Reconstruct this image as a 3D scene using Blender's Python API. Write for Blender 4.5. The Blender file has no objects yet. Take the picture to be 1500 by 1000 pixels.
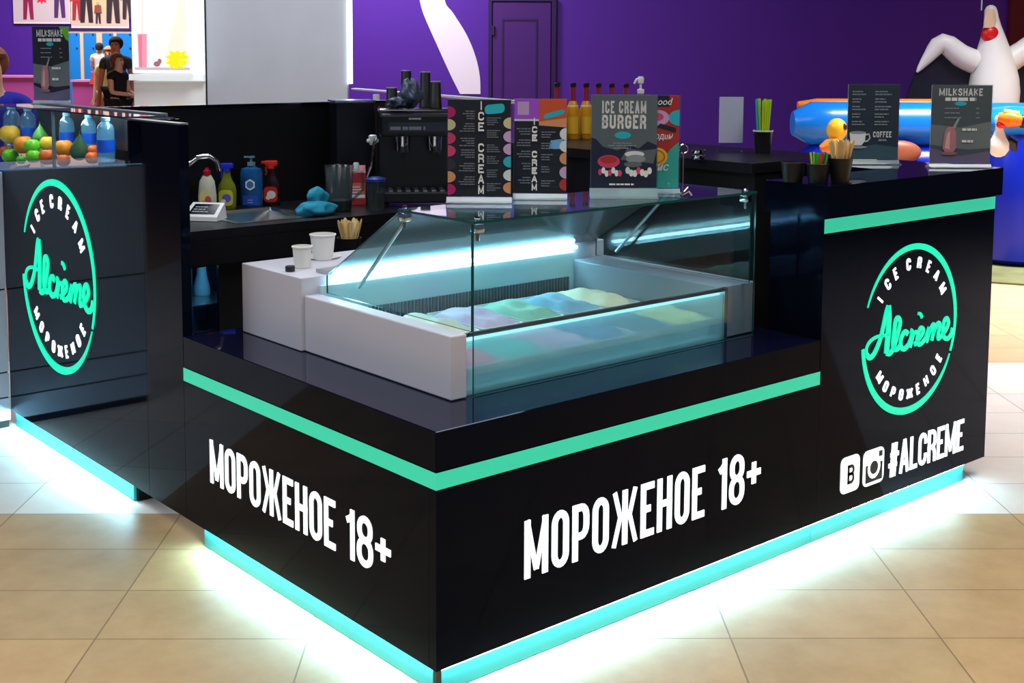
import bpy, bmesh, math, random
from mathutils import Vector, Matrix
random.seed(7)
PI = math.pi
scene = bpy.context.scene
C = scene.collection

# ------------------------------------------------------------------ camera
CAM = Vector((-1.8679, -2.4660, 1.65))
F, PX0, PY0 = 1847.4, 750.0, 258.06            # focal length and principal point, in pixels of the 1500x1000 frame
PITCH, ROLL, YAW = 0.09652, 0.00456, 0.86177
FWD = Vector((math.cos(PITCH)*math.cos(YAW), math.cos(PITCH)*math.sin(YAW), -math.sin(PITCH)))
_r = Vector((math.sin(YAW), -math.cos(YAW), 0)); _u = _r.cross(FWD)
RGT = _r*math.cos(ROLL) + _u*math.sin(ROLL)
UPV = -_r*math.sin(ROLL) + _u*math.cos(ROLL)
cd = bpy.data.cameras.new('camera'); cam = bpy.data.objects.new('camera', cd); C.objects.link(cam)
M3 = Matrix((RGT, UPV, -FWD)).transposed()
cam.matrix_world = Matrix.Translation(CAM) @ M3.to_4x4()
cd.sensor_width = 36.0; cd.lens = F/1500*36
cd.shift_y = -(500-PY0)/1500
cd.clip_start = .05; cd.clip_end = 100
scene.camera = cam

# ------------------------------------------------------------------ world, exposure, large lights
scene.view_settings.view_transform = 'Standard'; scene.view_settings.look = 'None'
scene.view_settings.gamma = 1; scene.view_settings.use_curve_mapping = False
scene.view_settings.exposure = 0.0
w = bpy.data.worlds.new('world'); scene.world = w; w.use_nodes = True
w.node_tree.nodes['Background'].inputs[0].default_value = (.62, .72, 1, 1)
w.node_tree.nodes['Background'].inputs[1].default_value = .10

def area(name, loc, size, power, color=(1,1,1), rot=(0,0,0), size_y=None, spread=None):
    l = bpy.data.lights.new(name, 'AREA'); l.energy = power; l.color = color
    l.shape = 'RECTANGLE'; l.size = size; l.size_y = size_y or size
    if spread: l.spread = spread
    o = bpy.data.objects.new(name, l); C.objects.link(o); o.location = loc; o.rotation_euler = rot
    return o
CEIL = 4.6
area('ceiling_light', (-1.6, -1.2, CEIL), 2.2, 84, (1, .95, .86), spread=math.radians(120))
area('ceiling_light', (2.6, -1.6, CEIL), 2.2, 84, (1, .95, .88), spread=math.radians(120))
area('ceiling_light', (1.2, 2.2, CEIL), 2.0, 75, (.82, .9, 1))
area('ceiling_light', (7.2, 1.2, CEIL), 2.0, 290, (1, .97, .95), spread=math.radians(95))
area('ceiling_light', (-3.0, 3.4, CEIL), 2.2, 135, (.82, .9, 1))
def hall_fill_light(dep, px, z, size, power, color, tilt=0):  # added fill lamps without fixtures, brightening far wall, booth and purple wall
    p = CAM + dep*(FWD + RGT*((px-PX0)/F)); return area('hall_fill_light', (p.x, p.y, z), size, power, color, (tilt, 0, YAW-PI/2))
hall_fill_light(21.0, 120, 4.3, 3.0, 420, (1, .95, .95), math.radians(25))
hall_fill_light(8.6, 390, 4.2, 1.6, 120, (.95, .98, 1), math.radians(25))
hall_fill_light(12.6, 530, 4.0, .8, 110, (1, .78, .95), math.radians(25))

# ------------------------------------------------------------------ helpers
def S(r, g, b):
    f = lambda c: ((c/255+.055)/1.055)**2.4 if c > 10 else c/255/12.92
    return (f(r), f(g), f(b))

def ray(px, py): return FWD + RGT*((px-PX0)/F) - UPV*((py-PY0)/F)
def on(ax, v, px, py):
    d = ray(px, py); i = 'XYZ'.index(ax); return CAM + d*((v-CAM[i])/d[i])
def at(dep, px, py): return CAM + ray(px, py)*dep
def depth(p): return (Vector(p)-CAM).dot(FWD)
FACE = YAW - PI/2                                 # turn that makes local +Y point straight away from the viewer side

MATS = {}
def mat(name, col, rough=.5, metal=0, emit=None, es=0, ior=1.45, coat=0, alpha=None, var=0, vscale=8, bump=0, tint=None):
    if name in MATS: return MATS[name]
    m = bpy.data.materials.new(name); m.use_nodes = True
    nt = m.node_tree; b = nt.nodes['Principled BSDF']
    b.inputs['Base Color'].default_value = (*col, 1)
    b.inputs['Roughness'].default_value = rough; b.inputs['Metallic'].default_value = metal
    b.inputs['IOR'].default_value = ior; b.inputs['Coat Weight'].default_value = coat
    if tint: b.inputs['Specular Tint'].default_value = (*tint, 1)
    if emit: b.inputs['Emission Color'].default_value = (*emit, 1); b.inputs['Emission Strength'].default_value = es
    if var or bump:
        tc = nt.nodes.new('ShaderNodeTexCoord'); n = nt.nodes.new('ShaderNodeTexNoise')
        n.inputs['Scale'].default_value = vscale; n.inputs['Detail'].default_value = 4
        nt.links.new(tc.outputs['Object'], n.inputs['Vector'])
        if var:
            mx = nt.nodes.new('ShaderNodeMix'); mx.data_type = 'RGBA'
            mx.inputs['A'].default_value = (*[c*(1-var) for c in col], 1)
            mx.inputs['B'].default_value = (*[min(1, c*(1+var)) for c in col], 1)
            nt.links.new(n.outputs['Fac'], mx.inputs['Factor']); nt.links.new(mx.outputs['Result'], b.inputs['Base Color'])
        if bump:
            bp = nt.nodes.new('ShaderNodeBump'); bp.inputs['Strength'].default_value = bump; bp.inputs['Distance'].default_value = .01
            nt.links.new(n.outputs['Fac'], bp.inputs['Height']); nt.links.new(bp.outputs['Normal'], b.inputs['Normal'])
    MATS[name] = m; return m

def glow(name, col, strength):
    if name in MATS: return MATS[name]
    m = bpy.data.materials.new(name); m.use_nodes = True; nt = m.node_tree
    b = nt.nodes['Principled BSDF']; b.inputs['Base Color'].default_value = (*[c*.5 for c in col], 1)
    b.inputs['Roughness'].default_value = .35
    b.inputs['Emission Color'].default_value = (*col, 1); b.inputs['Emission Strength'].default_value = strength
    MATS[name] = m; return m

def thin_glass(name, tint=(.9, .97, .97), refl=1.0, rough=.02, haze=0, hazecol=(.8, .95, 1)):
    if name in MATS: return MATS[name]
    m = bpy.data.materials.new(name); m.use_nodes = True; nt = m.node_tree; nt.nodes.clear()
    out = nt.nodes.new('ShaderNodeOutputMaterial'); tr = nt.nodes.new('ShaderNodeBsdfTransparent')
    gl = nt.nodes.new('ShaderNodeBsdfGlossy'); mx = nt.nodes.new('ShaderNodeMixShader')
    tr.inputs[0].default_value = (*tint, 1); gl.inputs['Roughness'].default_value = rough
    # Schlick reflectance of a single air-to-glass face, the same from both sides
    ge = nt.nodes.new('ShaderNodeNewGeometry'); dt = nt.nodes.new('ShaderNodeVectorMath'); dt.operation = 'DOT_PRODUCT'
    nt.links.new(ge.outputs['Normal'], dt.inputs[0]); nt.links.new(ge.outputs['Incoming'], dt.inputs[1])
    def mth(op, a, b):
        n = nt.nodes.new('ShaderNodeMath'); n.operation = op; n.use_clamp = op == 'MULTIPLY'
        for i, q in enumerate((a, b)):
            if q is None: continue
            if isinstance(q, (int, float)): n.inputs[i].default_value = q
            else: nt.links.new(q, n.inputs[i])
        return n.outputs[0]
    c_ = mth('SUBTRACT', 1.0, mth('ABSOLUTE', dt.outputs['Value'], None)); p5 = mth('POWER', c_, 5.0)
    fac = mth('MULTIPLY', mth('ADD', mth('MULTIPLY', p5, .96), .04), refl)
    nt.links.new(fac, mx.inputs[0])
    src = tr
    if haze:
        df = nt.nodes.new('ShaderNodeBsdfDiffuse'); df.inputs[0].default_value = (*hazecol, 1)
        tl = nt.nodes.new('ShaderNodeBsdfTranslucent'); tl.inputs[0].default_value = (*hazecol, 1)
        m1 = nt.nodes.new('ShaderNodeMixShader'); m1.inputs[0].default_value = .5
        nt.links.new(df.outputs[0], m1.inputs[1]); nt.links.new(tl.outputs[0], m1.inputs[2])
        m2 = nt.nodes.new('ShaderNodeMixShader'); m2.inputs[0].default_value = haze
        nt.links.new(tr.outputs[0], m2.inputs[1]); nt.links.new(m1.outputs[0], m2.inputs[2]); src = m2
    nt.links.new(src.outputs[0], mx.inputs[1]); nt.links.new(gl.outputs[0], mx.inputs[2])
    nt.links.new(mx.outputs[0], out.inputs[0]); MATS[name] = m; return m

BLACK = mat('black_gloss_laminate', (.0022, .0034, .010), .05, ior=1.2, tint=(.34, .5, 1))
BLACKTOP = mat('black_gloss_top', (.003, .004, .018), .035, ior=1.5, tint=(.4, .5, 1))
BLACKSAT = mat('black_satin', (.006, .006, .008), .35, var=.3)
BLACKMAT = mat('black_matte', (.004, .004, .005), .8, ior=1.2)
DARKPL = mat('dark_plastic', (.012, .012, .016), .4)
MINT = glow('mint_accent', (.03, .58, .36), .85)
RINGM = glow('mint_neon', (.0, .80, .44), 1.0)
WHITEL = glow('white_letters', (.93, 1, 1), 1.35)
PLINTH = mat('cyan_plinth', (.02, .22, .22), .4, emit=(.035, .6, .6), es=.3)
LED = glow('led_white', (.42, .84, 1), 100)
STEEL = mat('steel', (.55, .58, .62), .22, 1)
STEELB = mat('brushed_steel', (.5, .55, .6), .32, 1, var=.15, vscale=40)
CHROME = mat('chrome', (.8, .8, .82), .06, 1)
CASEW = mat('case_white_panel', S(208, 208, 222), .35, var=.04, vscale=3)
WHITEPL = mat('white_plastic', (.75, .77, .78), .35)
PAPER = mat('white_paper', (.8, .8, .78), .7)
GLASS = thin_glass('clear_glass', (.90, .975, .985))
GEDGE = mat('glass_edge', (.01, .07, .07), .1)
ACRYLF = thin_glass('acrylic_lip', (.9, .97, .97), 1.5, .05, .42, (.72, .86, .86))
ACRYL = thin_glass('clear_acrylic', (.96, .98, 1), .8)
PETB = thin_glass('blue_bottle_plastic', (.62, .86, 1), 2.2, .08, .30, (.35, .75, 1))
SKIN = mat('skin', S(214, 160, 130), .55)

class MB:
    """collects shapes into one mesh"""
    def __init__(s): s.bm = bmesh.new(); s.mi = 0
    def _face(s, vs):
        try: f = s.bm.faces.new(vs); f.material_index = s.mi; return f
        except ValueError: return None
    def v(s, p): return s.bm.verts.new(p)
    def box(s, lo, hi, bev=0, seg=2):
        x0, y0, z0 = lo; x1, y1, z1 = hi
        vs = [s.v(p) for p in ((x0,y0,z0),(x1,y0,z0),(x1,y1,z0),(x0,y1,z0),(x0,y0,z1),(x1,y0,z1),(x1,y1,z1),(x0,y1,z1))]
        fs = [s._face([vs[i] for i in q]) for q in ((3,2,1,0),(4,5,6,7),(0,1,5,4),(1,2,6,5),(2,3,7,6),(3,0,4,7))]
        if bev:
            es = list({e for f in fs for e in f.edges})
            r = bmesh.ops.bevel(s.bm, geom=es, offset=bev, segments=seg, affect='EDGES', profile=.5)
            for f in r['faces']: f.material_index = s.mi
        return s
    def loft(s, rings, close=True, cap0=True, cap1=True):
        R = [[s.v(p) for p in ring] for ring in rings]
        n = len(R[0])
        for a, b in zip(R, R[1:]):
            for i in range(n if close else n-1):
                j = (i+1) % n; s._face([a[i], a[j], b[j], b[i]])
        if cap0: s._face(R[0][::-1])
        if cap1: s._face(R[-1])
        return s
    def lathe(s, prof, c=(0,0,0), n=24, cap0=True, cap1=True, sx=1, sy=1):
        c = Vector(c)
        return s.loft([[c+Vector((r*math.cos(2*PI*i/n)*sx, r*math.sin(2*PI*i/n)*sy, z)) for i in range(n)] for r, z in prof], True, cap0, cap1)
    def tube(s, pts, r, n=10, cap=True):
        pts = [Vector(p) for p in pts]; rs = r if isinstance(r, (list, tuple)) else [r]*len(pts)
        rings = []; prev = None
        for i, p in enumerate(pts):
            t = (pts[min(i+1, len(pts)-1)]-pts[max(i-1, 0)]).normalized()
            a = prev - t*prev.dot(t) if prev is not None else t.orthogonal()
            if a.length < 1e-6: a = t.orthogonal()
            a.normalize(); prev = a; b = t.cross(a)
            rings.append([p+(a*math.cos(2*PI*k/n)+b*math.sin(2*PI*k/n))*rs[i] for k in range(n)])
        return s.loft(rings, True, cap, cap)
    def poly(s, pts, thick):
        """prism: closed 3-D outline pts pushed along vector thick"""
        a = [s.v(p) for p in pts]; th = Vector(thick); b = [s.v(Vector(p)+th) for p in pts]
        s._face(a[::-1]); s._face(b); n = len(a)
        for i in range(n): j = (i+1) % n; s._face([a[i], a[j], b[j], b[i]])
        return s
    def sphere(s, c, r, u=20, v=12, fn=None):
        c = Vector(c); r = Vector((r, r, r)) if isinstance(r, (int, float)) else Vector(r)
        rings = []
        for i in range(1, v):
            th = PI*i/v
            rings.append([c+Vector((r.x*math.sin(th)*math.cos(2*PI*k/u), r.y*math.sin(th)*math.sin(2*PI*k/u), -r.z*math.cos(th))) for k in range(u)])
        if fn: rings = [[c+fn(p-c) for p in ring] for ring in rings]
        return s.loft(rings, True, True, True)
    def ribbon(s, pts, wdt, fr, closed=False, thick=.003):
        """flat stroke along 2-D pts; fr(u,v,d) maps to 3-D; wdt number or list"""
        P0 = [Vector(p) for p in pts]; W0 = wdt if isinstance(wdt, (list, tuple)) else [wdt]*len(P0)
        P, ws = [], []
        for p, w_ in zip(P0, W0):
            if not P or (p-P[-1]).length > 1e-5: P.append(p); ws.append(w_)
        if closed and (P[0]-P[-1]).length < 1e-5: P.pop(); ws.pop()
        n = len(P)
        L, Rr = [], []
        for i in range(n):
            a = P[i-1] if (i > 0 or closed) else None; b = P[(i+1) % n] if (i < n-1 or closed) else None
            d1 = (P[i]-a).normalized() if a is not None else None; d2 = (b-P[i]).normalized() if b is not None else None
            if d1 is None: d1 = d2
            if d2 is None: d2 = d1
            nn = Vector((-d1.y-d2.y, d1.x+d2.x))
            if nn.length < 1e-6: nn = Vector((-d1.y, d1.x))
            nn.normalize(); k = max(.35, nn.dot(Vector((-d1.y, d1.x))))
            h = ws[i]/2/k
            L.append(P[i]+nn*h); Rr.append(P[i]-nn*h)
        for d in (0, 1): pass
        lf = [s.v(fr(p.x, p.y, thick)) for p in L]; rf = [s.v(fr(p.x, p.y, thick)) for p in Rr]
        lb = [s.v(fr(p.x, p.y, 0)) for p in L]; rb = [s.v(fr(p.x, p.y, 0)) for p in Rr]
        for i in range(n if closed else n-1):
            j = (i+1) % n
            s._face([lf[i], rf[i], rf[j], lf[j]]); s._face([lb[i], lb[j], rb[j], rb[i]])
            s._face([lf[i], lf[j], lb[j], lb[i]]); s._face([rf[i], rb[i], rb[j], rf[j]])
        if not closed:
            s._face([lf[0], lb[0], rb[0], rf[0]]); s._face([lf[-1], rf[-1], rb[-1], lb[-1]])
        return s
    def build(s, name, m, parent=None, smooth=False, world=False, angle=None, normals=True):
        if normals: bmesh.ops.recalc_face_normals(s.bm, faces=s.bm.faces[:])
        if world and parent is not None:
            s.bm.transform(ROOTS[parent.name].inverted())
        me = bpy.data.meshes.new(name); s.bm.to_mesh(me); s.bm.free()
        for k in (m if isinstance(m, (list, tuple)) else [m]): me.materials.append(k)
        if smooth:
            for p in me.polygons: p.use_smooth = True
            try: me.set_sharp_from_angle(angle=math.radians(angle or 40))
            except Exception: pass
        o = bpy.data.objects.new(name, me); C.objects.link(o)
        if parent is not None: o.parent = parent
        return o

ROOTS = {}
def tag(o, label, cat, group=None, kind=None):
    o['label'] = label; o['category'] = cat
    if group: o['group'] = group
    if kind: o['kind'] = kind
    return o
def thing(name, label, cat, loc=(0,0,0), rz=0, group=None):
    o = bpy.data.objects.new(name, None); C.objects.link(o); o.location = loc; o.rotation_euler = (0, 0, rz)
    o.empty_display_size = .05
    ROOTS[o.name] = Matrix.Translation(Vector(loc)) @ Matrix.Rotation(rz, 4, 'Z')
    return tag(o, label, cat, group)
def struct(o): o['kind'] = 'structure'; return o
def dup(root, loc, label, rz=None, group=None):
    r = root.copy(); C.objects.link(r); r.location = loc; r['label'] = label
    if rz is not None: r.rotation_euler = (0, 0, rz)
    if group: r['group'] = group
    for ch in list(root.children):
        c = ch.copy(); C.objects.link(c); c.parent = r
        for g in list(ch.children):
            d = g.copy(); C.objects.link(d); d.parent = c
    return r

# ---- condensed block lettering drawn as strokes in a unit box
def rrect(x0, y0, x1, y1, rx, ry, n=5):
    out = []
    for cx, cy, a0 in ((x1-rx, y1-ry, 0), (x0+rx, y1-ry, 90), (x0+rx, y0+ry, 180), (x1-rx, y0+ry, 270)):
        for k in range(n+1):
            a = math.radians(a0+90*k/n); out.append((cx+rx*math.cos(a), cy+ry*math.sin(a)))
    return out
def arc(cx, cy, rx, ry, a0, a1, n=6):
    return [(cx+rx*math.cos(math.radians(a0+(a1-a0)*k/n)), cy+ry*math.sin(math.radians(a0+(a1-a0)*k/n))) for k in range(n+1)]
def _bowl(y0, y1, x=1):
    r = min(.2, (y1-y0)/2)
    return [(0, y1)]+arc(x-.45, y1-r, .45, r, 90, 0, 4)+arc(x-.45, y0+r, .45, r, 0, -90, 4)+[(0, y0)]
GLY = {
 'O': (1, [(rrect(0,0,1,1,.5,.2), 1)]),
 'C': (1, [(arc(.5,.8,.5,.2,0,180)[0:1]+[(1,.66)][0:0]+[(1,.67)]+arc(.5,.8,.5,.2,0,180)+arc(.5,.2,.5,.2,180,360)+[(1,.33)], 0)]),
 'G': (1, [([(1,.7)]+arc(.5,.8,.5,.2,0,180)+arc(.5,.2,.5,.2,180,360)+[(1,.48),(.55,.48)], 0)]),
 'M': (1.5, [([(0,0),(0,1)],0),([(1,0),(1,1)],0),([(.02,1),(.49,.06)],0),([(.98,1),(.51,.06)],0)]),
 'P': (1, [([(0,0),(0,1)],0),(_bowl(.42,1),0)]),
 'R': (1, [([(0,0),(0,1)],0),(_bowl(.46,1),0),([(.5,.46),(.85,.36),(1,.22),(1,0)],0)]),
 'B': (1, [([(0,0),(0,1)],0),(_bowl(.52,1),0),(_bowl(0,.52),0)]),
 'E': (.82, [([(1,1),(0,1),(0,0),(1,0)],0),([(0,.52),(.88,.52)],0)]),
 'F': (.82, [([(1,1),(0,1),(0,0)],0),([(0,.5),(.85,.5)],0)]),
 'H': (1, [([(0,0),(0,1)],0),([(1,0),(1,1)],0),([(0,.52),(1,.52)],0)]),
 'N': (1, [([(0,0),(0,1)],0),([(1,0),(1,1)],0),([(0,1),(1,0)],0)]),
 'I': (.12, [([(.5,0),(.5,1)],0)]),
 'L': (.8, [([(0,1),(0,0),(1,0)],0)]),
 'K': (1.05, [([(0,0),(0,1)],0),([(1,1),(.12,.42)],0),([(.34,.58),(1,0)],0)]),
 'S': (1, [([(1,.72)]+arc(.5,.8,.5,.2,0,180)+[(.02,.68),(.98,.36)]+arc(.5,.2,.5,.2,0,-180)+[(0,.28)],0)]),
 'T': (.9, [([(0,1),(1,1)],0),([(.5,1),(.5,0)],0)]),
 'U': (1, [([(0,1)]+arc(.5,.2,.5,.2,180,360)+[(1,1)],0)]),
 'A': (1.1, [([(0,0),(.46,1)],0),([(1,0),(.54,1)],0),([(.2,.27),(.8,.27)],0)]),
 'Ж': (1.95, [([(.5,0),(.5,1)],0),([(.03,1),(.27,.53),(0,0)],0),([(.97,1),(.73,.53),(1,0)],0),([(.27,.53),(.73,.53)],0)]),
 '1': (.42, [([(1,0),(1,1)],0),([(1,.94),(.5,.86),(-.15,.80)],0)]),
 '8': (1, [(rrect(.04,.53,.96,1,.46,.2),1),(rrect(0,0,1,.53,.5,.22),1)]),
 '+': (.9, [([(.5,.28),(.5,.78)],0),([(0,.53),(1,.53)],0)]),
 '#': (1.2, [([(.22,0),(.38,1)],0),([(.62,0),(.78,1)],0),([(0,.33),(.95,.33)],0),([(.05,.68),(1,.68)],0)]),
}
for a, b in (('Н','H'),('О','O'),('М','M'),('Р','P'),('Е','E')): GLY[a] = GLY[b]
def text_width(t, wd, wt, gap):
    return sum((.45*wd if ch == ' ' else GLY[ch][0]*(wd-wt)+wt)+gap for ch in t)-gap
def lettering(mb, t, u0, u1, v0, v1, fr, wt=None, wd=None, gap=None, thick=.003, each=None):
    """block text fitted between u0..u1 and v0..v1; each(mesh) builds every letter on its own"""
    h = v1-v0; wt = wt or h*.2; gap = gap if gap is not None else h*.07
    n = len(t); lo, hi = wt, h*3
    for _ in range(40):
        mid = (lo+hi)/2
        if text_width(t, mid, wt, gap) > u1-u0: hi = mid
        else: lo = mid
    wd = lo; x = u0
    for ch in t:
        if ch == ' ': x += .45*wd+gap; continue
        gw, strokes = GLY[ch]; W = gw*(wd-wt)
        if each: mb = MB()
        for pts, cl in strokes:
            q = [(x+wt/2+p[0]*W, v0+wt/2+p[1]*(h-wt)) for p in pts]
            # open strokes that end on the cap or base line run out to it
            if not cl:
                for e, nb in ((0, 1), (-1, -2)):
                    p, pn = pts[e], pts[nb]
                    if p[1] in (0, 1) and abs(p[0]-pn[0]) < .6 and pn[1] != p[1]:
                        dx, dy = q[e][0]-q[nb][0], q[e][1]-q[nb][1]; k = (wt/2)/abs(dy)
                        q[e] = (q[e][0]+dx*k, q[e][1]+dy*k)
                    elif p[0] in (0, 1) and pn[1] == p[1] and gw > .3 and abs(p[0]-pn[0]) > .3:
                        q[e] = (q[e][0]+(wt/2 if p[0] == 1 else -wt/2), q[e][1])
            slant = ch in 'MМЖK' and abs(q[0][0]-q[-1][0])+abs(q[0][0]-q[1][0]) > 1e-4 and abs(q[0][1]-q[-1][1]) > .2*h
            mb.ribbon(q, wt*.74 if slant else wt, fr, bool(cl), thick)
        if each: each(mb)
        x += W+wt+gap
    return mb
def glyph_at(mb, ch, c, ang, h, wd, wt, fr, thick=.003):
    gw, strokes = GLY[ch]; W = gw*(wd-wt)
    ca, sa = math.cos(ang), math.sin(ang)
    for pts, cl in strokes:
        q = []
        for p in pts:
            x, y = (p[0]-.5)*W, (p[1]-.5)*(h-wt)
            q.append((c[0]+x*ca-y*sa, c[1]+x*sa+y*ca))
        mb.ribbon(q, wt, fr, bool(cl), thick)

# built-in typeface for small running text
FONT = None
def type_mesh(mb, t, u0, v0, h, fr, thick=.0, shear=0, sx=1, offset=0):
    cu = bpy.data.curves.new('t', 'FONT'); cu.body = t; cu.size = 1; cu.shear = shear; cu.offset = offset; cu.resolution_u = 3
    o = bpy.data.objects.new('t', cu); C.objects.link(o)
    dg = bpy.context.evaluated_depsgraph_get(); me = bpy.data.meshes.new_from_object(o.evaluated_get(dg))
    vs = [mb.v(fr(u0+v.co.x*h*sx, v0+v.co.y*h, thick)) for v in me.vertices]
    for p in me.polygons: mb._face([vs[i] for i in p.vertices])
    bpy.data.objects.remove(o); bpy.data.curves.remove(cu); bpy.data.meshes.remove(me)

# flat prints: polygons in a (u,v) sheet, several colours, stacked in thin layers
class Sheet:
    def __init__(s, fr): s.mb = MB(); s.fr = fr; s.ms = []; s.k = 0
    def _m(s, m):
        if m not in s.ms: s.ms.append(m)
        s.mb.mi = s.ms.index(m); s.k += 1
        return .0004*s.k
    def poly(s, pts, m):
        d = s._m(m); s.mb._face([s.mb.v(s.fr(u, v, d)) for u, v in pts])
    def rect(s, u0, v0, u1, v1, m): s.poly([(u0,v0),(u1,v0),(u1,v1),(u0,v1)], m)
    def disc(s, u, v, ru, rv, m, n=20, a0=0, a1=360):
        s.poly([(u+ru*math.cos(math.radians(a0+(a1-a0)*i/n)), v+rv*math.sin(math.radians(a0+(a1-a0)*i/n))) for i in range(n + (1 if a1-a0 < 360 else 0))], m)
    def block(s, t, u0, u1, v0, v1, m, wt=None, gap=None):
        d = s._m(m); f = s.fr
        lettering(s.mb, t, u0, u1, v0, v1, lambda u, v, q: f(u, v, d+q*.02), wt=wt, gap=gap, thick=.01)
    def type(s, t, u0, v0, h, m, shear=0, sx=1, offset=0):
        d = s._m(m); type_mesh(s.mb, t, u0, v0, h, s.fr, d, shear, sx, offset)
    def lines(s, u0, u1, v0, v1, n, m, rnd, al='l', fill=.45):
        """illegible running text: broken bars"""
        d = s._m(m); step = (v1-v0)/n
        for i in range(n):
            y = v1-(i+1)*step; W = (u1-u0)*rnd.uniform(.5, 1)
            x = u0 if al == 'l' else (u1-W if al == 'r' else (u0+u1-W)/2); end = x+W
            while x < end-.001:
                k = min(rnd.uniform(.1, .3)*(u1-u0), end-x)
                s.mb._face([s.mb.v(s.fr(a, b, d)) for a, b in ((x,y),(x+k*.85,y),(x+k*.85,y+step*fill),(x,y+step*fill))]); x += k
    def build(s, name, parent): return s.mb.build(name, s.ms, parent, normals=False)

def matte(name, rgb, rough=.6): return mat(name, S(*rgb), rough)
INK_DK = matte('print_charcoal', (26, 30, 42)); INK_W = matte('print_white', (240, 240, 240)); INK_G = matte('print_grey', (120, 126, 138))
INK_CY = matte('print_cyan', (40, 190, 215)); INK_PK = matte('print_pink', (226, 70, 120)); INK_LP = matte('print_lilac', (222, 180, 226))
INK_CR = matte('print_cream', (228, 218, 170)); INK_OR = matte('print_orange', (222, 90, 50)); INK_PE = matte('print_peach', (232, 160, 110))
INK_MG = matte('print_magenta', (200, 30, 110)); INK_VI = matte('print_violet', (190, 90, 235)); INK_GR = matte('print_slate', (104, 116, 122))
INK_TQ = matte('print_turquoise', (60, 190, 175)); INK_YE = matte('print_yellow', (240, 190, 40)); INK_RD = matte('print_red', (196, 52, 44))
INK_LG = matte('print_lime', (120, 220, 30)); INK_NV = matte('print_navy', (30, 38, 66)); INK_SL = matte('print_light_slate', (150, 160, 165))

# ------------------------------------------------------------------ floor
def floor_material():
    m = bpy.data.materials.new('stone_tiles'); m.use_nodes = True; nt = m.node_tree; b = nt.nodes['Principled BSDF']; N = nt.nodes.new; L = nt.links.new
    tc = N('ShaderNodeTexCoord'); mp = N('ShaderNodeMapping'); mp.inputs['Rotation'].default_value = (0, 0, math.radians(39.9))
    L(tc.outputs['Object'], mp.inputs['Vector'])
    off = N('ShaderNodeVectorMath'); off.operation = 'ADD'; off.inputs[1].default_value = (-.22+6, -.67+.325*20, 0); L(mp.outputs[0], off.inputs[0])
    br = N('ShaderNodeTexBrick'); br.offset = 0; br.inputs['Scale'].default_value = 1; br.inputs['Brick Width'].default_value = .6; br.inputs['Row Height'].default_value = .325
    br.inputs['Mortar Size'].default_value = .0028; br.inputs['Mortar Smooth'].default_value = .3
    br.inputs['Color1'].default_value = (.9, .9, .9, 1); br.inputs['Color2'].default_value = (1.05, 1.0, .96, 1); br.inputs['Mortar'].default_value = (.45, .42, .4, 1)
    L(off.outputs[0], br.inputs['Vector'])
    sx = N('ShaderNodeSeparateXYZ'); L(mp.outputs[0], sx.inputs[0])
    def cmp(v):
        n = N('ShaderNodeMath'); n.operation = 'GREATER_THAN'; n.inputs[1].default_value = v; L(sx.outputs['Y'], n.inputs[0]); return n
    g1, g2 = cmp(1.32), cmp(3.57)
    no = N('ShaderNodeTexNoise'); no.inputs['Scale'].default_value = 5; no.inputs['Detail'].default_value = 6; no.inputs['Roughness'].default_value = .65
    L(tc.outputs['Object'], no.inputs['Vector'])
    def mixc(fac, a, bb, link=True):
        x = N('ShaderNodeMix'); x.data_type = 'RGBA'
        if isinstance(fac, float): x.inputs['Factor'].default_value = fac
        else: L(fac, x.inputs['Factor'])
        for k, q in (('A', a), ('B', bb)):
            if isinstance(q, tuple): x.inputs[k].default_value = (*q, 1)
            else: L(q, x.inputs[k])
        return x
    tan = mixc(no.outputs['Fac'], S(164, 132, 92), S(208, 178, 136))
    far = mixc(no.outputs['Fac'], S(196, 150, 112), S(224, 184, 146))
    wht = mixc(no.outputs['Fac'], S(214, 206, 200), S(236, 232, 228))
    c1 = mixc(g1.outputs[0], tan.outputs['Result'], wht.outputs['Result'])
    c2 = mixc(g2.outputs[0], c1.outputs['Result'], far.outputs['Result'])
    mul = N('ShaderNodeMix'); mul.data_type = 'RGBA'; mul.blend_type = 'MULTIPLY'; mul.inputs['Factor'].default_value = 1
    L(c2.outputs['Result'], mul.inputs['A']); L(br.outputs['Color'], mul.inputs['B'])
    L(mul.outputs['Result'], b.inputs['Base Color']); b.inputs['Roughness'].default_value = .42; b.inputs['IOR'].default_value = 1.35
    return m
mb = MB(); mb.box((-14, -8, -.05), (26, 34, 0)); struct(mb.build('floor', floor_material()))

# ------------------------------------------------------------------ the low corner counter (front corner at the origin)
Z1, Z2, Z3, Z4 = .7054, .5996, .5544, .0764
AY, BX, BX2, YF, SK = 1.399, 1.609, 2.713, 3.10, .02
fB = lambda x0=0: (lambda u, v, d: (u, -d, v))             # front face: u along X
fA = lambda u, v, d: (-d, u, v)                             # side face: u along Y (mirrored when read from outside)
fAr = lambda u, v, d: (-d, -u, v)                           # same, u = -Y so that it reads left to right
low = thing('low_counter', 'low black corner counter with mint stripe and lit white lettering under the ice cream case', 'counter', (.8, .7, 0))
mb = MB(); mb.box((.0, .0, Z4), (BX-.001, .03, Z2)); mb.build('front_panel', BLACK, low, world=True)
mb = MB(); mb.box((.0, .031, Z4), (.03, AY, Z2)); mb.build('side_panel', BLACK, low, world=True)
mb = MB(); mb.box((.031, .031, Z4), (BX-.001, AY-.001, Z2-.001)); mb.build('carcass', BLACKSAT, low, world=True)
mb = MB(); mb.box((-.0015, -.0015, Z3), (BX-.001, .0, Z2-.001)); mb.box((-.0015, 0, Z3), (0, AY, Z2-.001)); mb.build('accent_stripe', MINT, low, world=True)
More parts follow.
